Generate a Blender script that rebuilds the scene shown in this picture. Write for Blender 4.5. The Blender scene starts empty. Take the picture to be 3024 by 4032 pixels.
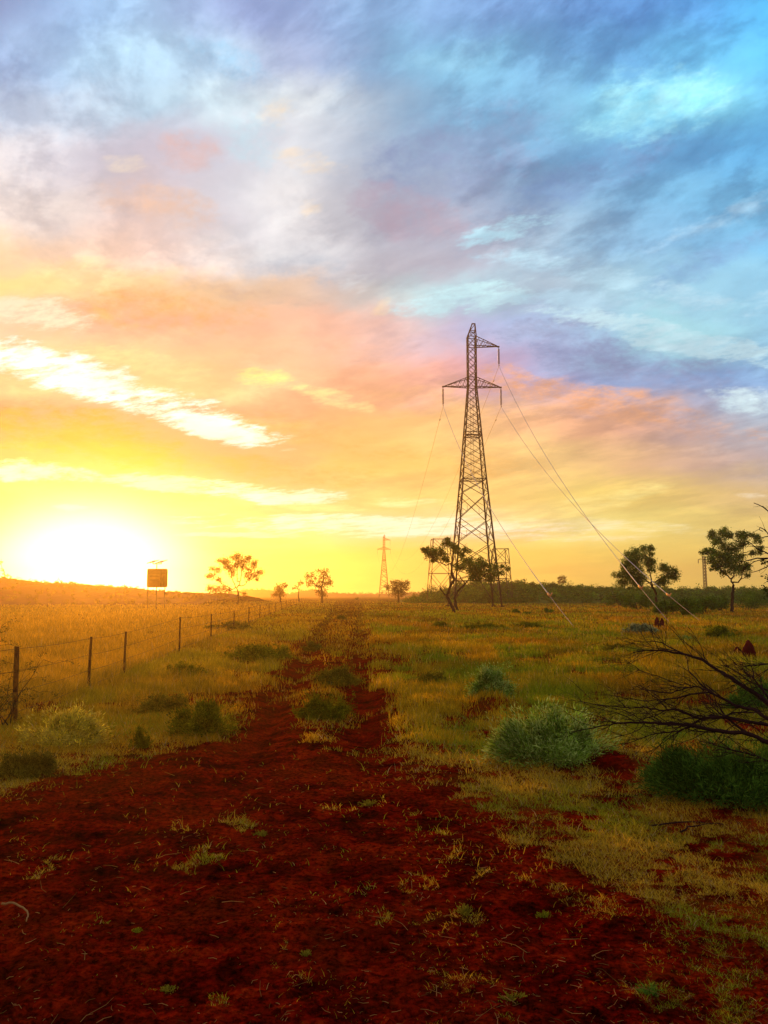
import bpy, math
import numpy as np
from mathutils import Vector

# ------------------------------------------------------------------ camera
EYE = 1.75
PITCH = math.radians(5.66)
FOC = 3300.0                      # focal length in photo pixels (3024 wide)
sc = bpy.context.scene
cam_d = bpy.data.cameras.new("camera")
cam = bpy.data.objects.new("camera", cam_d)
sc.collection.objects.link(cam)
cam.location = (0, 0, EYE)
cam.rotation_euler = (math.radians(90) + PITCH, 0, 0)
cam_d.sensor_fit = 'HORIZONTAL'
cam_d.sensor_width = 36.0
cam_d.lens = 36.0 * FOC / 3024.0
cam_d.clip_start = 0.05
cam_d.clip_end = 6000
sc.camera = cam
sc.view_settings.view_transform = 'Standard'
sc.view_settings.look = 'None'
sc.view_settings.exposure = 0.5
sc.view_settings.gamma = 1.0
sc.render.film_transparent = False
sc.cycles.max_bounces = 6
sc.cycles.volume_bounces = 0
sc.cycles.transparent_max_bounces = 8

def st(px, py):
    """photo pixel -> slopes of the ray: s = x/y, t = z/y"""
    a = (px - 1512.0) / FOC
    b = (2016.0 - py) / FOC
    y = math.cos(PITCH) - b * math.sin(PITCH)
    z = math.sin(PITCH) + b * math.cos(PITCH)
    return a / y, z / y

def s2l(c):
    o = []
    for v in c[:3]:
        v = v / 255.0
        o.append(v / 12.92 if v <= 0.04045 else ((v + 0.055) / 1.055) ** 2.4)
    return (o[0], o[1], o[2], 1.0)

# ------------------------------------------------------------------ sun
SUN_AZ, SUN_EL = math.atan(st(345, 2300)[0]), math.radians(2.0)
sun_d = bpy.data.lights.new("sun", 'SUN')
sun_d.energy = 5.0
sun_d.angle = math.radians(0.5)
sun_d.color = (1.0, 0.44, 0.05)
sun = bpy.data.objects.new("sun", sun_d)
sc.collection.objects.link(sun)
sdir = Vector((math.sin(SUN_AZ) * math.cos(SUN_EL), math.cos(SUN_AZ) * math.cos(SUN_EL), math.sin(SUN_EL)))
sun.rotation_euler = sdir.to_track_quat('Z', 'Y').to_euler()
sun.location = (-200, 500, 60)

# ------------------------------------------------------------------ world: dusk sky with clouds, by direction
world = bpy.data.worlds.new("World")
sc.world = world
world.use_nodes = True
nt = world.node_tree
nt.nodes.clear()
N, L = nt.nodes, nt.links

def nd(kind, **kw):
    n = N.new(kind)
    for k, v in kw.items():
        setattr(n, k, v)
    return n

def setin(sock, v):
    if isinstance(v, (int, float)):
        sock.default_value = v
    elif isinstance(v, tuple):
        sock.default_value = v
    else:
        L.new(v, sock)

def M(op, a, b=None, c=None, clamp=False):
    n = nd('ShaderNodeMath', operation=op, use_clamp=clamp)
    setin(n.inputs[0], a)
    if b is not None: setin(n.inputs[1], b)
    if c is not None: setin(n.inputs[2], c)
    return n.outputs[0]

def maprange(v, a, b, lo=0.0, hi=1.0, mode='SMOOTHSTEP'):
    n = nd('ShaderNodeMapRange', interpolation_type=mode)
    setin(n.inputs['Value'], v)
    n.inputs['From Min'].default_value = a; n.inputs['From Max'].default_value = b
    n.inputs['To Min'].default_value = lo; n.inputs['To Max'].default_value = hi
    return n.outputs['Result']

def mixc(f, a, b, blend='MIX'):
    n = nd('ShaderNodeMix', data_type='RGBA', blend_type=blend)
    setin(n.inputs[0], f); setin(n.inputs[6], a); setin(n.inputs[7], b)
    return n.outputs[2]

def noise(vec, scale, detail=4, rough=0.5, dist=0.0):
    n = nd('ShaderNodeTexNoise', noise_dimensions='3D')
    L.new(vec, n.inputs['Vector'])
    n.inputs['Scale'].default_value = scale; n.inputs['Detail'].default_value = detail
    n.inputs['Roughness'].default_value = rough; n.inputs['Distortion'].default_value = dist
    return n

tc = nd('ShaderNodeTexCoord')
sep = nd('ShaderNodeSeparateXYZ')
L.new(tc.outputs['Generated'], sep.inputs[0])
X, Y, Z = sep.outputs
Yp = M('MAXIMUM', Y, 0.12)
S0 = M('DIVIDE', X, Yp)
T0 = M('DIVIDE', Z, Yp)
# cloud-deck coordinates: streaks get flatter and tighter towards the horizon
Tq = M('ADD', M('MAXIMUM', T0, 0.0), 0.26)
cu = M('DIVIDE', S0, Tq)
cv = M('DIVIDE', 1.0, Tq)
comb = nd('ShaderNodeCombineXYZ')
L.new(cu, comb.inputs[0]); L.new(cv, comb.inputs[1])
deck = comb.outputs[0]
# the deck turned so that its streaks run from low left to high right
mp = nd('ShaderNodeMapping')
L.new(deck, mp.inputs[0])
mp.inputs['Rotation'].default_value = (0, 0, math.radians(-32))
mp.inputs['Scale'].default_value = (0.62, 1.35, 1.0)
deckr = mp.outputs[0]
U_ = S0
V_ = M('MULTIPLY', M('LOGARITHM', M('ADD', M('MAXIMUM', T0, -0.05), 0.12), math.e), 0.6)
def coords(angle, ka, kb, off=0.0):
    c_, s_2 = math.cos(math.radians(angle)), math.sin(math.radians(angle))
    a_ = M('MULTIPLY', M('ADD', M('MULTIPLY', U_, c_), M('MULTIPLY', V_, s_2)), ka)
    b_ = M('MULTIPLY', M('SUBTRACT', M('MULTIPLY', V_, c_), M('MULTIPLY', U_, s_2)), kb)
    n = nd('ShaderNodeCombineXYZ'); L.new(a_, n.inputs[0]); L.new(b_, n.inputs[1]); n.inputs[2].default_value = off
    return n.outputs[0]
diag = coords(24, 0.62, 1.35)
puff = coords(-6, 0.9, 1.25, 3.3)
isright = maprange(M('MULTIPLY_ADD', T0, 0.25, S0), -0.12, 0.16)
warp = noise(puff, 3.2, 6, 0.6)
warp2 = noise(diag, 10.0, 6, 0.65)
sw = nd('ShaderNodeSeparateColor'); L.new(warp.outputs['Color'], sw.inputs[0])
sw2 = nd('ShaderNodeSeparateColor'); L.new(warp2.outputs['Color'], sw2.inputs[0])
amp = maprange(T0, 0.0, 0.35, 0.25, 1.0, 'LINEAR')
def warped(base, c1, c2, k1, k2):
    a = M('MULTIPLY', M('SUBTRACT', c1, 0.5), k1)
    b = M('MULTIPLY', M('SUBTRACT', c2, 0.5), k2)
    return M('MULTIPLY_ADD', M('ADD', a, b), amp, base)
S = warped(S0, sw.outputs[0], sw2.outputs[0], 0.17, 0.08)
T = warped(T0, sw.outputs[1], sw2.outputs[1], 0.13, 0.08)

COLS = [0, 300, 600, 900, 1200, 1500, 1800, 2100, 2400, 2700, 3024]
ROWS = [
 (0,    [(145,160,205),(145,185,230),(160,190,225),(150,165,215),(155,175,222),(150,180,225),(140,165,220),(122,152,210),(112,150,215),(105,155,225),(95,175,235)]),
 (200,  [(150,175,218),(165,200,232),(172,208,236),(178,198,226),(168,175,215),(142,178,220),(145,195,230),(130,172,220),(115,160,220),(120,188,236),(105,185,240)]),
 (400,  [(172,188,215),(182,198,220),(165,200,226),(208,228,242),(228,228,232),(162,178,210),(130,176,218),(128,165,208),(148,215,246),(155,228,250),(110,175,230)]),
 (600,  [(212,208,215),(202,202,218),(208,198,213),(205,208,228),(238,238,242),(180,186,213),(145,166,203),(128,165,208),(125,175,224),(112,165,218),(110,175,230)]),
 (800,  [(226,214,212),(214,208,208),(222,192,190),(214,220,236),(236,232,232),(188,180,200),(162,165,197),(140,165,203),(130,172,215),(132,185,230),(128,186,230)]),
 (1000, [(252,212,165),(240,212,192),(238,200,184),(208,216,224),(198,202,213),(196,186,200),(192,174,194),(162,186,214),(146,176,214),(134,180,224),(132,185,230)]),
 (1150, [(255,235,150),(252,222,165),(240,200,155),(236,200,160),(226,196,182),(208,198,202),(176,214,230),(182,178,202),(168,202,224),(160,196,224),(152,196,230)]),
 (1300, [(255,240,160),(250,196,125),(246,190,115),(250,208,125),(250,202,128),(236,188,158),(205,190,202),(176,185,208),(178,214,232),(188,226,242),(162,200,230)]),
 (1500, [(255,222,120),(253,220,122),(253,224,120),(252,222,118),(250,200,118),(248,184,115),(228,168,152),(182,168,190),(142,156,196),(138,158,202),(142,164,204)]),
 (1650, [(250,196,88),(252,212,112),(252,214,98),(250,208,102),(248,190,96),(252,196,100),(250,200,108),(242,168,112),(232,158,124),(204,164,166),(182,190,208)]),
 (1800, [(250,202,72),(250,198,74),(250,202,82),(250,202,92),(250,196,92),(252,206,98),(250,200,98),(248,194,106),(240,178,122),(226,168,138),(194,168,174)]),
 (1950, [(255,240,90),(253,228,90),(252,220,90),(252,222,104),(250,212,104),(252,214,104),(252,210,100),(252,206,100),(252,210,106),(250,198,112),(228,180,130)]),
 (2080, [(255,248,100),(255,248,110),(253,238,98),(252,222,110),(252,226,130),(253,232,150),(253,230,145),(252,224,132),(253,226,128),(252,214,114),(246,196,112)]),
 (2200, [(255,252,150),(255,254,170),(255,248,130),(253,238,108),(252,222,108),(252,222,110),(252,216,106),(252,216,106),(252,216,106),(252,210,106),(248,202,106)]),
 (2330, [(255,252,150),(255,254,170),(255,250,140),(254,243,115),(253,232,108),(252,228,108),(252,222,104),(252,218,100),(250,210,100),(250,210,100),(248,205,100)]),
]
prev, prev_t = None, None
s_lo, s_hi = -0.52, 0.52
for py, cols in reversed(ROWS):
    cr = nd('ShaderNodeValToRGB')
    cr.color_ramp.interpolation = 'B_SPLINE'
    f = M('DIVIDE', M('SUBTRACT', S, s_lo), s_hi - s_lo, clamp=True)
    L.new(f, cr.inputs[0])
    el = cr.color_ramp.elements
    pts = []
    for cx, c in zip(COLS, cols):
        if py < 1400 or cx > 2000: c = (c[0] - 10, c[1] + 5, c[2] + 3) if cx > 1300 else (c[0] + 2, c[1] + 5, c[2] + 4)
        if 1250 < py < 2150: c = (c[0] - 4, c[1] - (58 if cx < 1000 and 1600 < py < 2000 else 14 if cx < 1300 else 3 if cx < 2000 else 0), min(238, max(20, c[2] + (36 if cx < 1300 else 24 if cx < 2200 else 8))))
        pts.append(((st(cx, py)[0] - s_lo) / (s_hi - s_lo), s2l(c)))
    el[0].position, el[0].color = max(0, pts[0][0]), pts[0][1]
    el[1].position, el[1].color = min(1, pts[-1][0]), pts[-1][1]
    for p_, c_ in pts[1:-1]:
        e = el.new(p_); e.color = c_
    t = st(1512, py)[1]
    if prev is None:
        prev = cr.outputs[0]
    else:
        prev = mixc(maprange(T, prev_t, t), prev, cr.outputs[0])
    prev_t = t
sky = prev

# named cloud openings, streaks and dark banks: (px, py, half length, half width, tilt down to the right, colour, strength, ragged)
FEAT = [
 (550,1230,380,75,2,(236,180,112),.8,.5),
 (280,1720,420,85,10,(240,140,62),.9,.5),
 (1150,1700,420,60,10,(242,170,92),.6,.5),
 (760,1820,620,45,5,(240,150,70),.6,.5),
 (1700,1830,420,45,2,(244,186,98),.45,.5),
 (1800,600,300,190,-15,(142,162,200),.75,.5),
 (1620,840,230,90,20,(186,170,188),.7,.5),
 (2300,700,330,80,-25,(122,158,205),.7,.5),
 (2450,1410,420,60,6,(136,152,194),.85,.5),
 (2150,1300,260,40,-8,(150,165,200),.7,.5),
 (2750,1050,300,50,-22,(125,165,212),.6,.5),
 (2750,900,260,26,-24,(176,212,238),.6,.6),
 (2300,1560,420,60,9,(241,172,124),.8,.5),
 (2700,1680,300,35,7,(236,176,140),.6,.5),
 (2600,1500,400,45,8,(142,158,198),.7,.5),
 (1180,1050,200,60,5,(176,190,205),.75,.5),
 (1000,1160,260,30,8,(206,182,168),.6,.5),
 (760,610,120,75,20,(234,188,178),.55,.5),
 (640,800,230,80,15,(238,200,176),.7,.5),
 (330,1000,260,40,3,(243,214,190),.4,.5),
 (860,230,200,70,25,(150,200,235),.7,.4),
 (1760,210,260,60,-8,(150,205,236),.6,.5),
 (2560,400,260,140,-14,(165,232,250),.84,.7),
 (2060,480,200,40,-25,(130,175,215),.5,.5),
 (930,470,200,120,40,(205,228,240),.7,.5),
 (1090,440,80,80,45,(252,236,214),.75,.6),
 (1230,660,130,45,8,(252,232,206),.6,.7),
 (1240,810,50,30,-10,(252,230,200),.55,.6),
 (1000,570,120,110,50,(205,232,245),.8,.5),
 (500,645,90,34,8,(250,234,214),.6,.6),
 (240,1050,200,50,0,(252,226,170),.5,.5),
 (1980,900,160,38,-12,(178,224,242),.9,.6),
 (1830,1170,260,50,-8,(190,232,242),1.0,.6),
 (2420,1110,480,42,12,(180,220,240),.85,.7),
 (2620,1330,420,50,11,(198,234,246),.95,.7),
 (2300,1190,300,28,4,(176,215,236),.7,.7),
 (2940,1580,140,45,6,(210,236,246),.95,.5),
 (2960,1200,150,35,-20,(180,224,246),.7,.6),
 (2930,830,170,40,-28,(165,210,240),.6,.6),
 (1410,1100,80,40,-5,(222,232,235),.7,.6),
 (1480,1220,60,20,-40,(252,222,170),.4,.6),
 (150,1250,190,62,8,(255,248,215),.9,.6),
 (1020,1470,120,34,10,(253,240,150),.8,.8),
 (560,1430,230,40,10,(255,240,170),.5,.6),
 (1300,1560,170,24,14,(254,238,165),.8,.7),
 (430,1530,560,72,17.5,(255,255,246),1.2,.75),
 (860,1690,150,34,12,(255,254,235),1.1,.5),
 (130,1862,230,34,3,(255,254,215),1.1,.5),
 (620,1905,220,28,5,(255,253,215),.9,.6),
 (1080,1935,240,32,3,(255,252,228),1.1,.6),
 (1640,1975,160,16,2,(254,244,180),.7,.7),
 (1250,1990,140,16,2,(254,244,170),.6,.7),
 (1500,2070,680,36,1.5,(255,251,222),1.15,.7),
 (2250,2070,420,28,2,(254,246,190),.8,.8),
 (2400,1960,220,34,-12,(254,236,150),.8,.7),
 (2150,2120,400,14,0,(254,246,200),.8,.7),
 (950,2112,200,11,0,(255,252,215),.9,.6),
 (270,2000,60,8,0,(255,253,200),.8,.6),
 (2960,1955,60,12,0,(250,235,205),.8,.5),
]
fn = noise(puff, 14.0, 9, 0.68)           # ragged edges of the features
fcol = fn.outputs[0]
rag = nd('ShaderNodeMapping'); L.new(deck, rag.inputs[0])
rag.inputs['Location'].default_value = (3.1, 7.7, 0); rag.inputs['Scale'].default_value = (1.0, 2.6, 1.0)
rag.inputs['Rotation'].default_value = (0, 0, math.radians(-10))
fn2 = noise(coords(14, 0.7, 1.5, 5.0), 16.0, 9, 0.7).outputs[0]
brk = M('ADD', M('MULTIPLY', M('SUBTRACT', fn2, 0.5), 1.3), M('MULTIPLY', M('SUBTRACT', noise(coords(12, 0.6, 1.7, 2.2), 48.0, 7, 0.7).outputs[0], 0.5), 1.3))
brk2 = M('ADD', M('MULTIPLY', M('SUBTRACT', fcol, 0.5), 1.3), M('MULTIPLY', M('SUBTRACT', noise(coords(0, 0.9, 1.3, 6.2), 40.0, 7, 0.7).outputs[0], 0.5), 1.1))
S1 = warped(S0, sw.outputs[0], sw2.outputs[0], 0.07, 0.05)
T1 = warped(T0, sw.outputs[1], sw2.outputs[1], 0.05, 0.04)
for px, py, hl, hw, ang, col, k, ragged in FEAT:
    s0, t0 = st(px, py)
    a = math.radians(ang)
    ds = M('SUBTRACT', S1, s0); dt = M('SUBTRACT', T1, t0)
    u = M('SUBTRACT', M('MULTIPLY', ds, math.cos(a) * FOC / hl), M('MULTIPLY', dt, math.sin(a) * FOC / hl))
    v = M('ADD', M('MULTIPLY', ds, math.sin(a) * FOC / hw), M('MULTIPLY', dt, math.cos(a) * FOC / hw))
    d2 = M('ADD', M('MULTIPLY', u, u), M('MULTIPLY', v, v))
    soft = maprange(d2, 2.6, 0.0)
    m = maprange(M('MULTIPLY_ADD', brk if ragged >= .6 else brk2, 1.5 + 1.3 * ragged, soft), 0.18, 1.3 if k > .85 else 1.8, 0.0, min(k * (1 if k > .85 else 1.2), 1.0))
    m = M('MULTIPLY', m, maprange(soft, 0.02, 0.35))
    sky = mixc(m, sky, s2l(col) if k <= 1.0 else tuple(list(v_ * k for v_ in s2l(col)[:3]) + [1.0]))

# fine cloud texture: lighter and darker tufts
def mixf(f, a, b):
    return M('ADD', a, M('MULTIPLY', f, M('SUBTRACT', b, a)))
det = mixf(isright, noise(puff, 14.0, 9, 0.58, 0.2).outputs[0], noise(diag, 15.0, 9, 0.6, 0.2).outputs[0])
patch = maprange(noise(puff, 5.0, 3, 0.5).outputs[0], 0.35, 0.62, 0.25, 1.25)
det2 = mixf(isright, noise(puff, 5.0, 8, 0.55, 0.2).outputs[0], noise(diag, 6.0, 8, 0.58, 0.2).outputs[0])
dv = M('ADD', M('MULTIPLY', M('MULTIPLY', M('SUBTRACT', maprange(det, 0.40, 0.62), 0.45), patch), 0.30), M('MULTIPLY', M('SUBTRACT', maprange(det2, 0.36, 0.66), 0.45), 0.26))
fine = mixf(isright, noise(puff, 42.0, 6, 0.6, 0.1).outputs[0], noise(diag, 46.0, 6, 0.62, 0.1).outputs[0])
dv = M('ADD', dv, M('MULTIPLY', M('MULTIPLY', M('SUBTRACT', fine, 0.5), patch), 0.38))
low = maprange(T0, 0.02, 0.30, 0.42, 1.0, 'LINEAR')
gain = M('MULTIPLY_ADD', dv, low, 1.0)
gr = nd('ShaderNodeCombineColor')
L.new(M('POWER', gain, 1.08), gr.inputs[0]); L.new(gain, gr.inputs[1]); L.new(M('POWER', gain, 0.82), gr.inputs[2])
sky = mixc(1.0, sky, gr.outputs[0], 'MULTIPLY')

# the sun behind the ridge: white core in a yellow halo
gs, gt = st(345, 2300)
ds = M('SUBTRACT', S0, gs); dt = M('SUBTRACT', T0, gt)
e1 = M('ADD', M('MULTIPLY', M('MULTIPLY', ds, ds), (FOC / 365) ** 2), M('MULTIPLY', M('MULTIPLY', dt, dt), (FOC / 250) ** 2))
core = M('EXPONENT', M('MULTIPLY', M('POWER', e1, 1.5), -0.9))
e2 = M('ADD', M('MULTIPLY', M('MULTIPLY', ds, ds), (FOC / 620) ** 2), M('MULTIPLY', M('MULTIPLY', dt, dt), (FOC / 400) ** 2))
halo = M('EXPONENT', M('MULTIPLY', e2, -1.0))
sky = mixc(M('MULTIPLY', halo, 0.5), sky, (1.0, 0.93, 0.30, 1))
sky = mixc(core, sky, (2.4, 2.4, 2.1, 1))

# overhead and behind the viewer: blue-violet dusk, brightened to fill-light the ground
behind = maprange(Y, 0.45, -0.1)
rear = mixc(maprange(Z, 0.0, 0.7), (0.42, 0.34, 0.38, 1), (0.36, 0.46, 0.62, 1))
rearn = mixc(maprange(det2, 0.35, 0.65), rear, (0.55, 0.50, 0.55, 1))
up = maprange(Z, 0.60, 0.85)
sky = mixc(M('MAXIMUM', behind, up), sky, rearn)
below = maprange(Z, -0.002, -0.06)
sky = mixc(below, sky, (0.03, 0.02, 0.01, 1))

nis = nd('ShaderNodeTexSky', sky_type='NISHITA')
nis.sun_disc = False
nis.sun_elevation = SUN_EL
nis.sun_rotation = SUN_AZ
nis.altitude = 400
nis.dust_density = 1.0
b1 = nd('ShaderNodeBackground'); L.new(nis.outputs[0], b1.inputs[0]); b1.inputs[1].default_value = 0.0015
b2 = nd('ShaderNodeBackground'); L.new(sky, b2.inputs[0]); b2.inputs[1].default_value = 0.735
ad = nd('ShaderNodeAddShader'); L.new(b1.outputs[0], ad.inputs[0]); L.new(b2.outputs[0], ad.inputs[1])
wo = nd('ShaderNodeOutputWorld'); L.new(ad.outputs[0], wo.inputs['Surface'])
world.cycles.sampling_method = 'MANUAL'
world.cycles.sample_map_resolution = 512

# ------------------------------------------------------------------ helpers
rng = np.random.default_rng(7)

def tag(o, label=None, cat=None, group=None, kind=None):
    if label: o['label'] = label
    if cat: o['category'] = cat
    if group: o['group'] = group
    if kind: o['kind'] = kind
    return o

def empty(name, loc):
    o = bpy.data.objects.new(name, None)
    o.empty_display_size = 0.3
    o.location = loc
    sc.collection.objects.link(o)
    return o

class MB:
    def __init__(s): s.V, s.F, s.C, s.n = [], [], [], 0
    def add(s, V, F, C=None):
        V = np.asarray(V, float).reshape(-1, 3); F = np.asarray(F, int)
        s.V.append(V); s.F.append(F + s.n); s.n += len(V)
        s.C.append(np.ones((len(V), 3)) if C is None else np.broadcast_to(C, (len(V), 3)))
    def beam(s, a, b, w, h=None):
        a, b = np.array(a, float), np.array(b, float)
        h = h or w
        d = b - a; l = np.linalg.norm(d)
        if l < 1e-6: return
        d /= l
        r = np.array([0, 0, 1.0]) if abs(d[2]) < .95 else np.array([0, 1.0, 0])
        u = np.cross(d, r); u /= np.linalg.norm(u); v = np.cross(u, d)
        q = [(-1, -1), (1, -1), (1, 1), (-1, 1)]
        V = [a + u * w / 2 * i + v * h / 2 * j for i, j in q] + [b + u * w / 2 * i + v * h / 2 * j for i, j in q]
        s.add(V, [[3, 2, 1, 0], [4, 5, 6, 7], [0, 1, 5, 4], [1, 2, 6, 5], [2, 3, 7, 6], [3, 0, 4, 7]])
    def tube(s, P, R, k=6, C=None):
        P = np.array(P, float); n = len(P)
        R = np.broadcast_to(np.asarray(R, float), (n,))
        T = np.gradient(P, axis=0); T /= np.linalg.norm(T, axis=1)[:, None] + 1e-12
        ref = np.array([0, 0, 1.0]) if abs(T[:, 2]).mean() < .8 else np.array([0, 1.0, 0])
        U = np.cross(T, ref); U /= np.linalg.norm(U, axis=1)[:, None] + 1e-12
        W = np.cross(U, T)
        a = np.arange(k) * 2 * math.pi / k
        V = P[:, None] + R[:, None, None] * (np.cos(a)[None, :, None] * U[:, None] + np.sin(a)[None, :, None] * W[:, None])
        i, j = np.meshgrid(np.arange(n - 1), np.arange(k), indexing='ij')
        F = np.stack([i * k + j, i * k + (j + 1) % k, (i + 1) * k + (j + 1) % k, (i + 1) * k + j], -1).reshape(-1, 4)
        s.add(V.reshape(-1, 3), F, C)
    def build(s, name, mat, parent=None, smooth=False, origin=None):
        V = np.concatenate(s.V); C = np.concatenate(s.C)
        if parent is not None: V = V - np.array(parent.location)
        tot = np.concatenate([np.full(len(f), f.shape[1]) for f in s.F])
        idx = np.concatenate([f.ravel() for f in s.F])
        me = bpy.data.meshes.new(name)
        me.vertices.add(len(V)); me.vertices.foreach_set('co', V.ravel().astype(np.float32))
        me.loops.add(len(idx)); me.loops.foreach_set('vertex_index', idx.astype(np.int32))
        me.polygons.add(len(tot))
        st_ = np.concatenate([[0], np.cumsum(tot)[:-1]])
        me.polygons.foreach_set('loop_start', st_.astype(np.int32))
        if smooth: me.polygons.foreach_set('use_smooth', np.ones(len(tot), bool))
        at = me.color_attributes.new('tint', 'FLOAT_COLOR', 'POINT')
        at.data.foreach_set('color', np.concatenate([C, np.ones((len(C), 1))], 1).ravel().astype(np.float32))
        me.update(calc_edges=True)
        me.materials.append(mat)
        o = bpy.data.objects.new(name, me)
        sc.collection.objects.link(o)
        if parent is not None: o.parent = parent
        return o

MB0 = MB
# ---- numpy noise
def _hash(ix, iy, seed):
    h = (ix.astype(np.int64) * 374761393 + iy.astype(np.int64) * 668265263 + seed * 974711) & 0xffffffff
    h = ((h ^ (h >> 13)) * 1274126177) & 0xffffffff
    return ((h ^ (h >> 16)) & 0xffff) / 65535.0
def vnoise(x, y, seed=0):
    x = np.asarray(x, float); y = np.asarray(y, float)
    ix, iy = np.floor(x), np.floor(y); fx, fy = x - ix, y - iy
    fx = fx * fx * (3 - 2 * fx); fy = fy * fy * (3 - 2 * fy)
    a, b = _hash(ix, iy, seed), _hash(ix + 1, iy, seed)
    c, d = _hash(ix, iy + 1, seed), _hash(ix + 1, iy + 1, seed)
    return (a * (1 - fx) + b * fx) * (1 - fy) + (c * (1 - fx) + d * fx) * fy
def fbm(x, y, o=4, seed=0, r=.5):
    s, a, tot = 0, 1.0, 0
    for i in range(o):
        s = s + a * vnoise(x * 2 ** i + 17.3 * i, y * 2 ** i - 9.1 * i, seed + i); tot += a; a *= r
    return s / tot

def smooth(a, b, v):
    t = np.clip((v - a) / (b - a), 0, 1); return t * t * (3 - 2 * t)

def gpt(px, py):
    """ground point seen at a photo pixel (flat ground)"""
    s, t = st(px, py); y = -EYE / t
    return s * y, y
def P3(px, py, y):
    s, t = st(px, py)
    return np.array([s * y, y, EYE + t * y])
CP, SP = math.cos(PITCH), math.sin(PITCH)
def proj(x, y, z=0.0):
    """world -> photo pixel (used only to read the layout map in ground coordinates)"""
    dz = z - EYE
    f = y * CP + dz * SP; u = -y * SP + dz * CP
    return 1512 + FOC * x / f, 2016 - FOC * u / f

# track: two ruts running away to the vanishing point
def rut_x(y, which):
    x0, y0 = gpt(1120, 2760) if which == 0 else gpt(1430, 2780)
    return x0 + (y - y0) * (-0.050 if which == 0 else -0.030)
BERM = [gpt(1780, 2790), gpt(2060, 2800), gpt(2360, 2960), gpt(2700, 3010), gpt(3300, 3200)]
def seg_d(x, y, a, b):
    ax, ay = a; bx, by = b
    t = np.clip(((x - ax) * (bx - ax) + (y - ay) * (by - ay)) / ((bx - ax) ** 2 + (by - ay) ** 2), 0, 1)
    return np.hypot(x - ax - t * (bx - ax), y - ay - t * (by - ay))
def ground_z(x, y, fine=True):
    x = np.asarray(x, float); y = np.asarray(y, float)
    r = np.hypot(x, y)
    z = (fbm(x * .12, y * .12, 3, 3) - .5) * .12 * smooth(3, 12, r)
    for w in (0, 1):
        d = np.abs(x - rut_x(y, w) - .25 * (fbm(y * .15, y * 0, 2, 11 + w) - .5))
        z = z - .07 * np.exp(-(d / .28) ** 2) * smooth(7, 11, y)
        z = z + .04 * np.exp(-((d - .5) / .25) ** 2) * smooth(7, 11, y)
    bd = np.min([seg_d(x, y, BERM[i], BERM[i + 1]) for i in range(len(BERM) - 1)], axis=0)
    z = z + .30 * np.exp(-(bd / .65) ** 2) * smooth(.25, .7, fbm(x * .8, y * .8, 2, 21))
    if fine:
        near = 1 - smooth(14, 26, r)
        z = z + near * ((fbm(x * 2.2, y * 2.2, 3, 5) - .5) * .05 + (fbm(x * 11, y * 11, 3, 9, .6) - .5) * .038)
    return z
def gz(x, y): return float(ground_z(np.array([x]), np.array([y]))[0])

# ------------------------------------------------------------------ materials
def mat(name, builder):
    m = bpy.data.materials.new(name); m.use_nodes = True
    t = m.node_tree; t.nodes.clear()
    out = t.nodes.new('ShaderNodeOutputMaterial')
    builder(t, out); return m
def tex(t, scale, detail=5, rough=.6, coord='Object', sc3=None):
    c = t.nodes.new('ShaderNodeTexCoord'); n = t.nodes.new('ShaderNodeTexNoise')
    v = c.outputs[coord]
    if sc3:
        m_ = t.nodes.new('ShaderNodeMapping'); t.links.new(v, m_.inputs[0]); m_.inputs['Scale'].default_value = sc3; v = m_.outputs[0]
    t.links.new(v, n.inputs['Vector'])
    n.inputs['Scale'].default_value = scale; n.inputs['Detail'].default_value = detail; n.inputs['Roughness'].default_value = rough
    return n.outputs[0]
def ramp(t, f, stops):
    r = t.nodes.new('ShaderNodeValToRGB'); t.links.new(f, r.inputs[0])
    e = r.color_ramp.elements
    e[0].position, e[0].color = stops[0][0], (*stops[0][1], 1)
    e[1].position, e[1].color = stops[-1][0], (*stops[-1][1], 1)
    for p_, c_ in stops[1:-1]:
        q = e.new(p_); q.color = (*c_, 1)
    return r.outputs[0]
def mixn(t, f, a, b, blend='MIX'):
    n = t.nodes.new('ShaderNodeMix'); n.data_type = 'RGBA'; n.blend_type = blend
    for i, v in ((0, f), (6, a), (7, b)):
        if isinstance(v, (int, float)): n.inputs[i].default_value = v
        elif isinstance(v, tuple): n.inputs[i].default_value = v
        else: t.links.new(v, n.inputs[i])
    return n.outputs[2]

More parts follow.
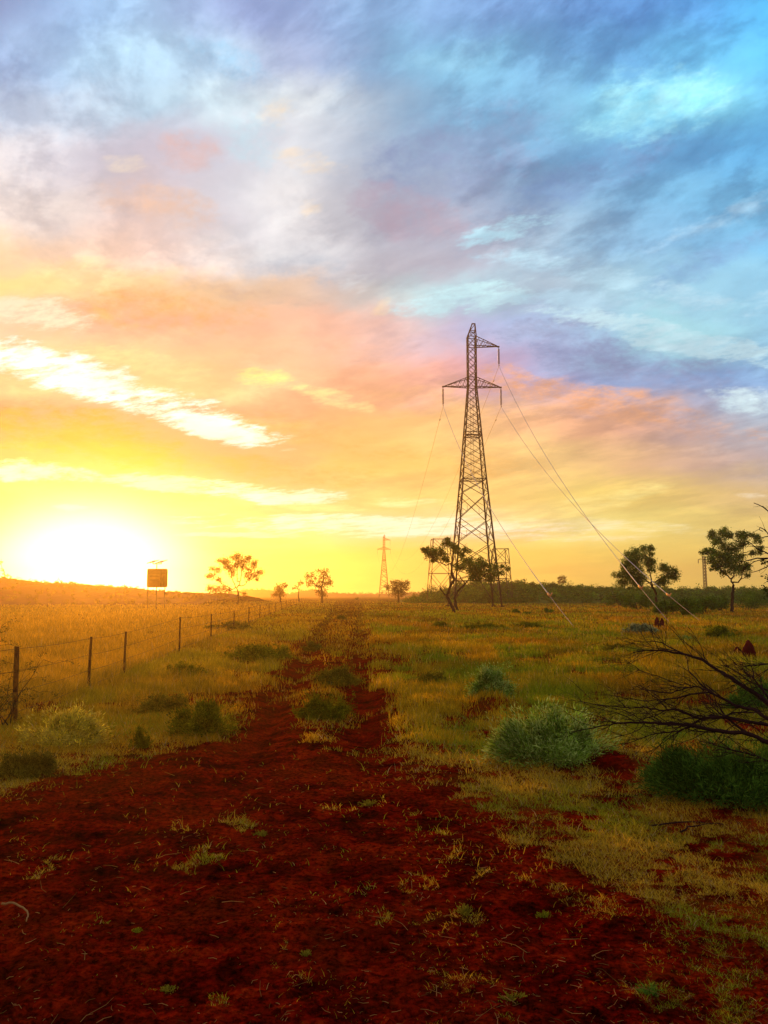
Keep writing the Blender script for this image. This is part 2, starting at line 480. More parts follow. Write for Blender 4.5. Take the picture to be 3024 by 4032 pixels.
def soil_b(t, out):
    col = ramp(t, tex(t, 2.6, 12, .78), [(.38, (.012, .0006, .0004)), (.46, (.055, .0014, .0006)), (.55, (.18, .0034, .0008)), (.66, (.27, .020, .002))])
    dry = t.nodes.new('ShaderNodeAttribute'); dry.attribute_name = 'tint'
    dust = ramp(t, tex(t, .8, 8, .7), [(.42, (0, 0, 0)), (.62, (1, 1, 1))])
    sd_ = t.nodes.new('ShaderNodeSeparateColor'); t.links.new(dust, sd_.inputs[0])
    mm_ = t.nodes.new('ShaderNodeMath'); mm_.operation = 'MULTIPLY'; t.links.new(sd_.outputs[0], mm_.inputs[0]); mm_.inputs[1].default_value = .45
    col = mixn(t, mm_.outputs[0], col, (.24, .017, .002, 1))
    spk = ramp(t, tex(t, 24, 6, .75), [(.40, (.30, .30, .30)), (.50, (.95, .95, .95)), (.64, (1.6, 1.9, 1.7))])
    col = mixn(t, 1.0, col, spk, 'MULTIPLY')
    gc = ramp(t, tex(t, 2.1, 7, .7), [(.3, (.08, .024, .0015)), (.5, (.18, .062, .004)), (.7, (.26, .11, .008))])
    f = t.nodes.new('ShaderNodeSeparateColor'); t.links.new(dry.outputs['Color'], f.inputs[0])
    col = mixn(t, f.outputs[0], col, gc)
    p = t.nodes.new('ShaderNodeBsdfPrincipled'); t.links.new(col, p.inputs['Base Color'])
    p.inputs['Roughness'].default_value = 1.0; p.inputs['Specular IOR Level'].default_value = 0.0
    b = t.nodes.new('ShaderNodeBump'); b.inputs['Strength'].default_value = .9; b.inputs['Distance'].default_value = .03
    t.links.new(tex(t, 22, 8, .75), b.inputs['Height']); t.links.new(b.outputs[0], p.inputs['Normal'])
    t.links.new(p.outputs[0], out.inputs[0])
m_soil = mat('red_soil', soil_b)

def leafy(c, trans=.45, var=.5):
    def b(t, out):
        a = t.nodes.new('ShaderNodeAttribute'); a.attribute_name = 'tint'
        col = mixn(t, 1.0, a.outputs['Color'], (*c, 1), 'MULTIPLY')
        v = ramp(t, tex(t, 1.3, 3, .6), [(.3, (1 - var * .6,) * 3), (.7, (1 + var * .5,) * 3)])
        col = mixn(t, 1.0, col, v, 'MULTIPLY')
        d = t.nodes.new('ShaderNodeBsdfDiffuse'); r = t.nodes.new('ShaderNodeBsdfTranslucent'); m_ = t.nodes.new('ShaderNodeMixShader')
        t.links.new(col, d.inputs[0]); t.links.new(col, r.inputs[0])
        m_.inputs[0].default_value = trans
        t.links.new(d.outputs[0], m_.inputs[1]); t.links.new(r.outputs[0], m_.inputs[2]); t.links.new(m_.outputs[0], out.inputs[0])
    return b
m_grass = mat('dry_grass_blades', leafy((1, 1, 1), .5, .3))
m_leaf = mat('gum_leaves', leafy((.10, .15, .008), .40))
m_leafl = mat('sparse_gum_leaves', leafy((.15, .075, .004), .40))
m_scrub = mat('scrub_leaves', leafy((.085, .15, .006), .25))
m_shrub = mat('shrub_leaves', leafy((1, 1, 1), .3))

def solid(c, rough=.8, metal=0.0, scale=6, var=.35, bump=0, sc3=None):
    def b(t, out):
        v = ramp(t, tex(t, scale, 6, .65, sc3=sc3), [(.3, tuple(x * (1 - var) for x in c)), (.7, tuple(min(1, x * (1 + var)) for x in c))])
        p = t.nodes.new('ShaderNodeBsdfPrincipled'); t.links.new(v, p.inputs['Base Color'])
        p.inputs['Specular IOR Level'].default_value = .05 if rough > .7 else .4
        p.inputs['Roughness'].default_value = rough; p.inputs['Metallic'].default_value = metal
        if bump:
            b_ = t.nodes.new('ShaderNodeBump'); b_.inputs['Strength'].default_value = bump; b_.inputs['Distance'].default_value = .02
            t.links.new(tex(t, scale * 3, 6, .7, sc3=sc3), b_.inputs['Height']); t.links.new(b_.outputs[0], p.inputs['Normal'])
        t.links.new(p.outputs[0], out.inputs[0])
    return b
m_steel = mat('weathered_galvanised_steel', solid((.075, .045, .030), .75, 0.0, 2))
m_ins = mat('brown_porcelain', solid((.07, .025, .018), .4))
m_wire = mat('aluminium_cable', solid((.42, .34, .26), .5, .3))
m_wirefar = mat('dull_cable', solid((.20, .12, .08), .6, .3))
m_orange = mat('orange_fitting', solid((.75, .25, .03), .6))
m_bark = mat('dark_bark', solid((.050, .020, .010), .95, 0, 5, .5, .6, (1, 1, .2)))
m_dead = mat('dead_wood', solid((.028, .010, .008), .95, 0, 9, .6, .5))
m_post = mat('rusty_fence_steel', solid((.085, .028, .006), .85, 0, 12, .4, .3))
m_fwire = mat('rusty_fence_wire', solid((.10, .04, .012), .8))
m_sign = mat('sign_back_panel', solid((.80, .36, .03), .8, 0, 1.2, .12))  # orange of the sun's glare veil put into the panel colour
m_signd = mat('sign_dark_bars', solid((.62, .26, .02), .8, 0, 3, .2))
m_solar = mat('solar_cells', solid((.10, .07, .03), .35, 0, 3, .2))
m_mound = mat('termite_mound_earth', solid((.085, .006, .004), 1, 0, 4, .5, 1))
m_hill = mat('scrubby_hillside', solid((.085, .085, .004), 1, 0, .09, .5, .4))
m_hillr = mat('red_hillside', solid((.14, .040, .006), 1, 0, .05, .4, .4))

# ------------------------------------------------------------------ ground, one sheet to beyond the hills
NA = 620
fr = np.linspace(-38, 38, NA)
side = np.linspace(38, 322, 60)[1:-1]
ang = np.radians(np.concatenate([fr, side]))
rad = [.4]
while rad[-1] < 1250: rad.append(rad[-1] * (1.0055 if 3 < rad[-1] < 40 else 1.02 if rad[-1] > 3 else 1.04))
rad = np.array(rad)
A, R = np.meshgrid(ang, rad)
GX, GY = R * np.sin(A), R * np.cos(A)
GZ = ground_z(GX, GY)

# layout map of bare soil (1) and grass (0), sampled in ground coordinates
def pip(poly, x, y):
    c = np.zeros(np.shape(x), bool); n = len(poly)
    for i in range(n):
        x1, y1 = poly[i]; x2, y2 = poly[(i + 1) % n]
        with np.errstate(divide='ignore', invalid='ignore'):
            c ^= ((y1 > y) != (y2 > y)) & (x < (x2 - x1) * (y - y1) / (y2 - y1 + 1e-12) + x1)
    return c
BARE = [gpt(*p_) for p_ in [(-900, 3500), (-300, 3220), (60, 3150), (420, 3010), (640, 2960), (760, 2930), (1000, 2870), (1090, 2700), (1150, 2620), (1195, 2640),
        (1170, 2760), (1180, 2860), (1380, 2880), (1400, 2740), (1430, 2640), (1470, 2700), (1530, 2860), (1700, 2950), (1790, 3040), (1960, 3080), (2010, 3180), (2090, 3330),
        (2270, 3400), (2350, 3560), (2560, 3690), (2720, 3800), (3100, 3850), (3700, 4100)]] + [(4, 1.5), (0, .6), (-4, 1.5)]
HOLES = [(1900, 2900, 110, 32, 1), (2040, 2790, 70, 22, 1), (2400, 2960, 170, 40, 1), (2350, 3060, 90, 80, 1), (1900, 2760, 80, 20, 1), (2250, 3230, 230, 30, 1), (2750, 3340, 190, 30, 1), (2480, 3400, 180, 18, 1),
         (2900, 3220, 110, 35, 1), (2880, 3560, 220, 25, 1), (2600, 3480, 140, 22, 1), (1600, 3000, 190, 16, 1), (1250, 2990, 350, 60, 1), (2950, 2860, 110, 40, 1), (3000, 3700, 120, 30, 1), (150, 3230, 130, 22, 1),
         (1370, 2910, 110, 22, -1), (1500, 2975, 170, 22, -1), (1620, 2900, 110, 30, -1), (920, 3265, 90, 40, -1), (1330, 3160, 80, 20, -1), (1680, 3270, 90, 14, -1), (1820, 3590, 60, 50, -1), (2620, 3900, 150, 60, -1), (540, 3640, 40, 14, -1), (650, 3880, 55, 22, -1), (500, 3330, 40, 14, -1),
         (1760, 3380, 30, 14, -1), (1950, 3960, 90, 40, -1), (1210, 3740, 50, 26, -1), (2900, 4000, 180, 60, -1), (60, 3560, 60, 14, -1), (1780, 3480, 120, 14, -1)]
HW = []
for px_, py_, rx_, ry_, sg in HOLES:
    cx, cy = gpt(px_, py_); y1 = gpt(px_, py_ - ry_)[1]; y2 = gpt(px_, py_ + ry_)[1]
    HW.append((cx, cy, rx_ / FOC * math.hypot(cx, cy), (y1 - y2) / 2, sg))
def bare(x, y):
    wx = x + (fbm(x * .9, y * .9, 4, 31, .6) - .5) * 1.6 + (fbm(x * 5, y * 5, 3, 33, .6) - .5) * .7
    wy = y + (fbm(x * .9 + 50, y * .9, 4, 37, .6) - .5) * 2.2 + (fbm(x * 5, y * 5 + 9, 3, 39, .6) - .5) * 1.0
    acc = np.zeros(np.shape(x))
    for dx, dy in ((0, 0), (.12, .1), (-.12, .1), (.1, -.15), (-.1, -.15)):
        acc = acc + pip(BARE, wx + dx, wy + dy)
    v = acc / 5
    for cx, cy, rx_, ry_, sg in HW:
        d = ((wx - cx) / rx_) ** 2 + ((wy - cy) / ry_) ** 2
        m_ = np.clip(1.35 - d, 0, 1)
        v = np.where(sg > 0, np.maximum(v, m_), v * (1 - m_ * .55))
    # ruts farther off, thinning out
    for w in (0, 1):
        d = np.abs(x - rut_x(y, w)); f_ = np.exp(-(d / .72) ** 2) * (1 - smooth(20, 75, y)) * (.5 + .65 * smooth(.35, .55, fbm(x * 1.8, y * 1.0, 3, 41))) * smooth(8, 10, y)
        v = np.maximum(v, f_ * (.98 - .35 * smooth(17, 60, y)))
    xc = (rut_x(y, 0) + rut_x(y, 1)) / 2
    v = np.maximum(v, .85 * smooth(.50, .60, fbm(x * .8, y * .5, 4, 43, .6)) * np.exp(-((x - xc) / 3.4) ** 4) * smooth(8, 10, y) * (1 - smooth(24, 60, y)))
    return v
gb = bare(GX, GY)
far = smooth(14, 40, R)
TN = np.clip((1 - gb) * (0.25 + .75 * far), 0, 1)
trk = np.exp(-(((GX - (rut_x(GY, 0) + rut_x(GY, 1)) / 2) / 2.0) ** 2)) * (GY > 9)
TN = TN * (1 - .35 * trk)
mb = MB()
na = len(ang)
i, j = np.meshgrid(np.arange(len(rad) - 1), np.arange(na), indexing='ij')
F = np.stack([i * na + j, i * na + (j + 1) % na, (i + 1) * na + (j + 1) % na, (i + 1) * na + j], -1).reshape(-1, 4)
F = F[:, ::-1]
mb.add(np.stack([GX, GY, GZ], -1).reshape(-1, 3), F, np.repeat(TN.reshape(-1, 1), 3, 1))
c0 = mb.n
mb.add([[0, 0, gz(0, 0)]], np.zeros((0, 3), int))
k_ = np.arange(na)
mb.F.append(np.stack([np.full(na, c0), (k_ + 1) % na, k_], -1))
ground = mb.build('ground', m_soil, smooth=True)
tag(ground, 'red earth ground with a worn dirt track and dry grass', kind='structure')
del GX, GY, GZ, A, R, F, gb, TN

# ------------------------------------------------------------------ hills
def ridge(name, label, pts, D, depth, material, seed, rough=1.0, lower=0):
    px = np.array([p_[0] for p_ in pts], float); py = np.array([p_[1] for p_ in pts], float)
    n = 360
    xs = np.linspace(px[0], px[-1], n); ys = np.interp(xs, px, py)
    S_ = np.array([st(a, b) for a, b in zip(xs, ys)])
    crest = EYE + (S_[:, 1] - lower / FOC) * D + (fbm(xs * .03, xs * 0, 4, seed) - .5) * rough
    m = 26
    v = np.linspace(-1, 1, m)
    Yg = D + v[None, :] * depth * (1 + 0 * xs[:, None])
    Xg = S_[:, 0][:, None] * D + 0 * Yg
    prof = np.cos(v * math.pi / 2) ** .8
    Zg = -1.0 + (crest[:, None] + 1.0) * prof[None, :]
    Zg += (fbm(Xg * .05, Yg * .05, 4, seed + 5) - .5) * 1.2 * prof * (np.abs(v) > .1)
    Zg = np.maximum(Zg, -1.0)
    b = MB()
    i, j = np.meshgrid(np.arange(n - 1), np.arange(m - 1), indexing='ij')
    F = np.stack([i * m + j, (i + 1) * m + j, (i + 1) * m + j + 1, i * m + j + 1], -1).reshape(-1, 4)
    b.add(np.stack([Xg, Yg, Zg], -1).reshape(-1, 3), F)
    o = b.build(name, material, smooth=True)
    tag(o, label, kind='structure')
    def surf(x, y):
        i_ = np.interp(x, Xg[:, 0], np.arange(n)); vv = (y - D) / depth
        return -1 + (np.interp(i_, np.arange(n), crest) + 1) * np.cos(np.clip(vv, -1, 1) * math.pi / 2) ** .8
    return surf
LEFT = [(-500, 2230), (-200, 2258), (0, 2277), (100, 2289), (200, 2296), (300, 2299), (345, 2311), (400, 2308), (500, 2318), (600, 2330), (700, 2338), (850, 2344), (950, 2352)]
MID = [(880, 2347), (960, 2323), (1040, 2319), (1080, 2330), (1140, 2342), (1190, 2326), (1250, 2322), (1300, 2335), (1400, 2341), (1520, 2338), (1700, 2330), (1900, 2336)]
RIGHT = [(1560, 2352), (1640, 2336), (1700, 2322), (1790, 2304), (1870, 2292), (1960, 2288), (2100, 2297), (2200, 2304), (2300, 2301), (2350, 2310), (2450, 2312), (2560, 2315), (2640, 2309), (2700, 2318), (2780, 2309), (2850, 2312), (2900, 2328), (3024, 2328), (3300, 2322), (3600, 2335)]
h_left = ridge('hill', 'low dark hill on the left with the sun behind its crest', LEFT, 195, 62, m_hillr, 1)
h_mid = ridge('hill', 'pair of small far red rises on the horizon behind the fence end', MID, 800, 90, m_hillr, 2, 1.5)
h_right = ridge('hill', 'long scrub-covered green ridge on the right', RIGHT, 235, 60, m_hill, 3, 2.2, 20)

# ------------------------------------------------------------------ lattice pylons
def lattice_pylon(loc, rot, label, scale=1.0, thick=1.0, group='transmission towers on the power line'):
    root = empty('transmission_tower', (0, 0, 0))
    class MB(MB0):
        def beam(s, a, b, w, h=None): MB0.beam(s, a, b, w * thick, (h or w) * thick)
    tag(root, label, 'pylon', group)
    LV = [(0, 7.0), (3.85, 6.25), (5.75, 5.95), (9.4, 5.25), (12.95, 4.6), (16.8, 3.9), (18.9, 3.55), (20.6, 3.25), (22.2, 2.95), (23.8, 2.65), (25.45, 2.36), (26.7, 2.2), (27.9, 2.05), (29.2, 1.88), (30.5, 1.7), (31.8, 1.5), (33.0, 1.3),
          (34.4, 1.3), (35.6, 1.3), (36.8, 1.3), (38.0, 1.3), (39.3, 1.3), (40.7, 1.3)]
    def w_at(z): return np.interp(z, [l[0] for l in LV], [l[1] for l in LV])
    def corner(sx, sy, z): h = w_at(z) / 2; return (sx * h, sy * h, z)
    # corner posts
    for sx in (-1, 1):
        for sy in (-1, 1):
            b = MB()
            for (z1, z2, w) in ((-.1, 18.9, .24), (18.9, 33.0, .20), (33.0, 40.7, .17)):
                a_, b_ = corner(sx, sy, max(z1, 0)), corner(sx, sy, z2)
                b.beam(a_, b_, w * .55, w)
                # the second flange of the angle section
                b.beam((a_[0] - sx * w * .3, a_[1], a_[2]), (b_[0] - sx * w * .3, b_[1], b_[2]), w, w * .35)
            b.build('leg', m_steel, root)
            b = MB(); c_ = corner(sx, sy, 0); b.beam((c_[0], c_[1], -.25), (c_[0], c_[1], .28), .7); b.build('footing', m_post, root)
    br = MB()
    for k in range(len(LV) - 1):
        z1, z2 = LV[k][0], LV[k + 1][0]
        if z1 < 3: continue
        w = .11 if z1 < 18 else .085
        for f in range(4):
            (a, b) = [((-1, -1), (1, -1)), ((1, -1), (1, 1)), ((1, 1), (-1, 1)), ((-1, 1), (-1, -1))][f]
            if z1 in (9.4, 12.95, 5.75, 3.85, 16.8) or z1 >= 18.9:
                br.beam(corner(*a, z1), corner(*b, z2), w); br.beam(corner(*b, z1), corner(*a, z2), w)
                if z1 in (9.4, 12.95, 5.75):      # secondary struts of the large panels
                    zm = (z1 + z2) / 2
                    for (p_, q_) in ((a, b), (b, a)):
                        P_, Q_ = np.array(corner(*p_, z1)), np.array(corner(*q_, z2))
                        mm = P_ * .75 + Q_ * .25
                        br.beam(mm, corner(*p_, z1 + (z2 - z1) * .42), w * .6)
                        mm2 = P_ * .25 + Q_ * .75
                        br.beam(mm2, corner(*q_, z1 + (z2 - z1) * .58), w * .6)
                        br.beam(mm, mm2 * .0 + mm + np.array([0, 0, (z2 - z1) * .25]), w * .5)
    for z in (3.85, 18.9, 25.45, 26.0, 33.0, 34.4, 39.3, 40.7):
        for a, b in (((-1, -1), (1, -1)), ((1, -1), (1, 1)), ((1, 1), (-1, 1)), ((-1, 1), (-1, -1))):
            br.beam(corner(*a, z), corner(*b, z), .12)
    for z in (18.9, 25.45):
        br.beam(corner(-1, -1, z), corner(1, 1, z), .09); br.beam(corner(1, -1, z), corner(-1, 1, z), .09)
    # leg K struts below the first ring
    for sx in (-1, 1):
        for sy in (-1, 1):
            br.beam((sx * w_at(3.85) / 2 * .45, sy * w_at(3.85) / 2, 3.85), corner(sx, sy, .9), .12)
            br.beam((sx * w_at(3.85) / 2, sy * w_at(3.85) / 2 * .45, 3.85), corner(sx, sy, .9), .12)
    br.build('bracing', m_steel, root)
    # peak, offset to the side of the upper arm
    pk = MB()
    for sy in (-1, 1):
        pk.beam((-.65, sy * .65, 40.7), (.12, sy * .12, 42.8), .15); pk.beam((.65, sy * .65, 40.7), (.55, sy * .12, 42.8), .15)
        pk.beam((-.3, sy * .42, 41.65), (.6, sy * .42, 41.65), .12)
        pk.beam((-.3, sy * .42, 41.65), (.65, sy * .65, 40.7), .08); pk.beam((-.65, sy * .65, 40.7), (.6, sy * .42, 41.65), .08)
        pk.beam((-.3, sy * .4, 41.65), (.55, sy * .15, 42.75), .07)
    pk.beam((.05, 0, 42.82), (.62, 0, 42.82), .34, .16)
    pk.build('peak', m_steel, root)
    def arm(sx, tip, zb, zt):
        b = MB()
        T_ = np.array((sx * tip, 0, zb + .02))
        for sy in (-1, 1):
            lo, hi = np.array((sx * .65, sy * .65, zb)), np.array((sx * .65, sy * .65, zt))
            b.beam(lo, T_, .13); b.beam(hi, T_, .11)
            n = 5
            for q in range(n):
                f1, f2 = q / n, (q + .5) / n
                p1 = lo + (T_ - lo) * f1; p2 = hi + (T_ - hi) * min(1, f2); p3 = lo + (T_ - lo) * (q + 1) / n
                b.beam(p1, p2, .06); b.beam(p2, p3, .06)
        lo1, lo2 = np.array((sx * .65, -.65, zb)), np.array((sx * .65, .65, zb))
        for q in range(5):
            b.beam(lo1 + (T_ - lo1) * q / 5, lo2 + (T_ - lo2) * (q + 1) / 5, .055)
            b.beam(lo2 + (T_ - lo2) * q / 5, lo1 + (T_ - lo1) * (q + 1) / 5, .055)
        b.beam(T_ + np.array((-sx * .25, 0, 0)), T_ + np.array((sx * .12, 0, -.02)), .22, .26)
        b.build('crossarm', m_steel, root)
        return T_
    tips = [arm(1, 4.15, 39.3, 40.7), arm(-1, 4.4, 33.0, 34.4), arm(1, 4.4, 33.0, 34.4)]
    # ladder
    ld = MB()
    for x in (-.22, .22): ld.beam((x, .35, 18.9), (x, .35, 33), .045)
    for z in np.arange(19.1, 33, .45): ld.beam((-.22, .35, z), (.22, .35, z), .035)
    ld.build('ladder', m_steel, root)
    ends = []
    for T_ in tips:
        b = MB()
        b.tube([T_ + (0, 0, -.1), T_ + (0, 0, -2.95)], .045, 6)
        for q in range(15):
            z = T_[2] - .42 - q * .158
            b.tube([(T_[0], 0, z + .06), (T_[0], 0, z + .035), (T_[0], 0, z), (T_[0], 0, z - .02)], [.05, .14, .175, .06], 10)
        b.beam(T_ + (0, -.25, -2.98), T_ + (0, .25, -2.98), .1)
        b.build('insulator_string', m_ins, root)
        ends.append(T_ + np.array((0, 0, -3.0)))
    root.location = loc; root.rotation_euler = (0, 0, rot); root.scale = (scale,) * 3
    c, s_ = math.cos(rot), math.sin(rot)
    return root, [np.array((loc[0] + scale * (c * e[0] - s_ * e[1]), loc[1] + scale * (s_ * e[0] + c * e[1]), loc[2] + scale * e[2])) for e in ends]

T1X, T1Y = st(1858, 2380)[0] * 124, 124.0
t1, e1_ = lattice_pylon((T1X + .35, T1Y, gz(T1X, T1Y)), math.radians(3.0), 'tall steel lattice pylon with three insulator strings, nearest on the line', 1.0, .80)
T2Y = 570.0
T2X = st(1512, 2330)[0] * T2Y
t2, e2_ = lattice_pylon((T2X, T2Y, -0.3), math.radians(1.5), 'small far lattice pylon on the horizon beyond the track, left of the tall one', 1.0, 1.9)

ANCH = [gpt(2640, 2457), gpt(2262, 2472), gpt(2758, 2446)]
names = ['cable falling from the upper right crossarm to its ground anchor by the twin termite mounds', 'cable falling from the left crossarm behind the pylon to the nearest ground anchor', 'cable falling from the lower right crossarm to the rightmost ground anchor']
for k in range(3):
    root = empty('power_cable', tuple(e1_[k]))
    tag(root, names[k], 'cable', 'power line cables')
    ax, ay = ANCH[k]; g = np.array((ax, ay, gz(ax, ay)))
    a = e1_[k]
    # taut down-run to the anchor
    n = 40; u = np.linspace(0, 1, n)[:, None]
    P_ = a + (g - a) * u; P_[:, 2] -= (u * (1 - u) * 4 * 2.2)[:, 0]
    cut = int(n * .94)
    b = MB(); b.tube(P_[:cut], .030, 5); b.build('conductor', m_wire, root)
    b = MB(); b.tube(P_[cut - 1:], .022, 5); b.build('stay_rod', m_wirefar, root)
    b = MB(); q = P_[cut - 1]; b.beam(q, P_[cut - 1] * .7 + P_[cut - 2] * .3, .09, .12); b.beam(q + (.02, 0, .0), q + (.16, .05, .20), .05, .07); b.build('clamp', m_orange, root)
    # far span, sagging, to the next pylon
    n = 90; u = np.linspace(0, 1, n)[:, None]
    P_ = a + (e2_[k] - a) * u; P_[:, 2] -= (u * (1 - u) * 4 * 19.0)[:, 0]
    P_[:, 2] = np.maximum(P_[:, 2], 1.0)
    b = MB(); b.tube(P_, .028, 4); b.build('conductor', m_wirefar, root)
    b = MB(); q = P_[1]; b.tube([q + (0, -.3, -.15), q + (0, -.22, -.15), q + (0, .22, -.15), q + (0, .3, -.15)], [.09, .04, .04, .09], 6); b.build('damper', m_ins, root)

# two unfinished lattice bodies behind, and a slim mast
def open_frame(label, c, rot, h, w0, w1, bars):
    root = empty('unfinished_tower', (c[0], c[1], 0)); tag(root, label, 'pylon')
    def co(sx, sy, z): w = w0 + (w1 - w0) * z / h; return np.array((c[0] + sx * w / 2 * math.cos(rot) - sy * w / 2 * math.sin(rot), c[1] + sx * w / 2 * math.sin(rot) + sy * w / 2 * math.cos(rot), z))
    for sx in (-1, 1):
        for sy in (-1, 1):
            b = MB(); b.beam(co(sx, sy, -.1), co(sx, sy, h), .14); b.build('leg', m_steel, root)
    b = MB()
    cs = [(-1, -1), (1, -1), (1, 1), (-1, 1)]
    for z1, z2 in zip(bars[:-1], bars[1:]):
        for q in range(4):
            a, d = cs[q], cs[(q + 1) % 4]
            b.beam(co(*a, z1), co(*d, z2), .09)
            if q % 2 == 0: b.beam(co(*d, z1), co(*a, z2), .09)
            b.beam(co(*a, z2), co(*d, z2), .09)
    b.build('bracing', m_steel, root)
s_, t_ = st(1735, 2330)
open_frame('half-built lattice frame left of the tall pylon base behind the leaning tree', (s_ * 190, 190), .1, 14.4, 5.6, 3.7, [.3, 6.6, 11, 14.4])
s_, t_ = st(1972, 2330)
open_frame('half-built lattice frame right of the tall pylon base', (s_ * 190, 190), .12, 12.2, 4.4, 3.0, [.3, 5.5, 9, 12.2])
root = empty('lattice_mast', (st(2779, 2330)[0] * 330, 330, 0)); tag(root, 'slim pale lattice mast seen beside the far right gum tree', 'mast')
cx = root.location.x
b = MB()
for sx in (-1, 1):
    for sy in (-1, 1): b.beam((cx + sx * .55, 330 + sy * .55, 0), (cx - .3 + sx * .38, 330 + sy * .38, 17), .2)
for q in range(14):
    z1, z2 = q * 1.2, q * 1.2 + 1.2
    b.beam((cx - .5, 329.5, z1), (cx + .45, 329.5, z2), .13); b.beam((cx + .5, 329.5, z1), (cx - .55, 329.5, z2), .13); b.beam((cx - .5, 329.5, z2), (cx + .45, 329.5, z2), .13)
b.build('lattice_body', m_steel, root)
b = MB(); b.beam((cx - .3, 330, 15.6), (cx - 2.6, 330, 15.6), .16); b.beam((cx - .3, 330, 16.6), (cx - 2.6, 330, 15.6), .12); b.build('crossarm', m_steel, root)
b = MB(); b.tube([(cx - 2.5, 330, 15.5), (cx - 2.5, 330, 14.2)], .16, 6); b.build('insulator_string', m_ins, root)

# ------------------------------------------------------------------ road sign with solar panels
D = 105.0
bl, br_, tl = P3(578, 2313, D), P3(659, 2313, D), P3(580, 2239, D)
x0, x1, z0, z1 = bl[0], br_[0], bl[2], tl[2]
root = empty('road_sign', ((x0 + x1) / 2, D, 0)); tag(root, 'large square road sign on three posts with two solar panels above, near the sun', 'sign')
def rrect(x0, x1, z0, z1, r, y0, y1):
    pts = []
    for cx, cz, a0 in ((x1 - r, z1 - r, 0), (x0 + r, z1 - r, 90), (x0 + r, z0 + r, 180), (x1 - r, z0 + r, 270)):
        for q in range(5):
            a = math.radians(a0 + q * 22.5); pts.append((cx + r * math.cos(a), cz + r * math.sin(a)))
    n = len(pts)
    V = [(x, y0, z) for x, z in pts] + [(x, y1, z) for x, z in pts]
    return V, n
b = MB(); V, n = rrect(x0, x1, z0, z1, .22, D - .04, D + .04)
b.add(V, [[q, (q + 1) % n, (q + 1) % n + n, q + n] for q in range(n)]); b.F.append(np.array([list(range(n))])[:, ::-1] * 1); b.F.append(np.array([list(range(n, 2 * n))]))
b.build('panel', m_sign, root)
for zz in (z1 - (z1 - z0) * .40, z1 - (z1 - z0) * .60):
    b = MB(); b.beam((x0 + .35, D - .06, zz), (x0 + 1.55, D - .06, zz), .03, .14); b.build('bar', m_signd, root)
b = MB(); b.beam((x0 + 1.75, D - .055, z0 + .1), (x0 + 1.75, D - .055, z1 - .1), .10, .02)
for q in range(3): b.beam((x0 + .15, D - .055, z1 - .25 - q * .18), (x1 - .15, D - .055, z1 - .25 - q * .18), .02, .04)
b.beam((x1 - .45, D - .055, z0 + .1), (x1 - .45, D - .055, z1 - .9), .05, .02)
b.build('stiffener', m_signd, root)
for f in (.045, .46, .87):
    b = MB(); b.beam((x0 + (x1 - x0) * f, D + .12, -.1), (x0 + (x1 - x0) * f, D + .12, z1 - .2), .09); b.build('post', m_steel, root)
xm = x0 + (x1 - x0) * .46
b = MB(); b.beam((xm, D, z1 - .1), (xm, D, z1 + .6), .09); b.beam((xm - .5, D, z1 + .6), (xm + .6, D, z1 + .6), .09); b.build('mast', m_signd, root)
for dx in (-.48, .55):
    b = MB()
    c_ = np.array((xm + dx, D, z1 + .85)); u = np.array((.42, .0, .06)); v = np.array((.25, .45, .17))
    nn = np.array((0, 0, .05))
    V = [c_ - u - v, c_ + u - v, c_ + u + v, c_ - u + v]; V = V + [p_ + nn for p_ in V]
    b.add(V, [[3, 2, 1, 0], [4, 5, 6, 7], [0, 1, 5, 4], [1, 2, 6, 5], [2, 3, 7, 6], [3, 0, 4, 7]])
    b.beam((xm + dx, D, z1 + .6), (xm + dx, D, z1 + .85), .08)
    b.build('solar_panel', m_solar, root)

# ------------------------------------------------------------------ fence
posts_px = [75, 358, 495, 710, 833, 922, 980, 1023, 1059, 1086, 1108, 1127, 1143, 1156, 1168, 1178, 1187, 1195, 1203, 1211, 1218]
fence = empty('wire_fence', (-5.1, 11.7, 0)); tag(fence, 'post and wire fence running away along the left of the track', 'fence')
tops = []
for k, px in enumerate([-420] + posts_px):
    s_ = st(px, 2400)[0]
    y = -4.17 / (s_ + .079) if px > -400 else 7.6
    x = s_ * y
    g = gz(x, y); h = 1.02 + rng.uniform(-.03, .04) + (.04 if px == 710 else 0)
    if k: tops.append((x, y, g, h))
    b = MB(); lean = rng.uniform(-.02, .03)
    w = .065 if px == 75 else .045 if k < 6 else .045
    if k in (0,): continue
    P_ = [(x, y, g - .1), (x + lean * .3, y, g + h * .35), (x + lean * .6, y, g + h * .7), (x + lean, y, g + h)]
    b.tube(P_, [w * .62, w * .58, w * .56, w * .52], 7)
    b.add([(x + lean, y, g + h + .004)] + [(x + lean + w * .52 * math.cos(a), y + w * .52 * math.sin(a), g + h) for a in np.arange(7) * 2 * math.pi / 7], [[0, 1 + q, 1 + (q + 1) % 7] for q in range(7)])
    b.build('post', m_post, fence)
for f in (.97, .68, .40, .14):
    b = MB(); P_ = []
    for (x, y, g, h), (x2, y2, g2, h2) in zip(tops[:-1], tops[1:]):
        for u in (0, .25, .5, .75):
            P_.append((x + (x2 - x) * u, y + (y2 - y) * u, (g + h * f) * (1 - u) + (g2 + h2 * f) * u - .02 * math.sin(math.pi * u)))
    x, y, g, h = tops[-1]; P_.append((x, y, g + h * f))
    P_ = np.array(P_); x, y, g, h = tops[0]
    P_ = np.concatenate([[P_[0] + (P_[0] - P_[3]) * 1.6], P_])
    b.tube(P_, np.clip(P_[:, 1] * .00016, .003, .010), 4); b.build('wire', m_fwire, fence)

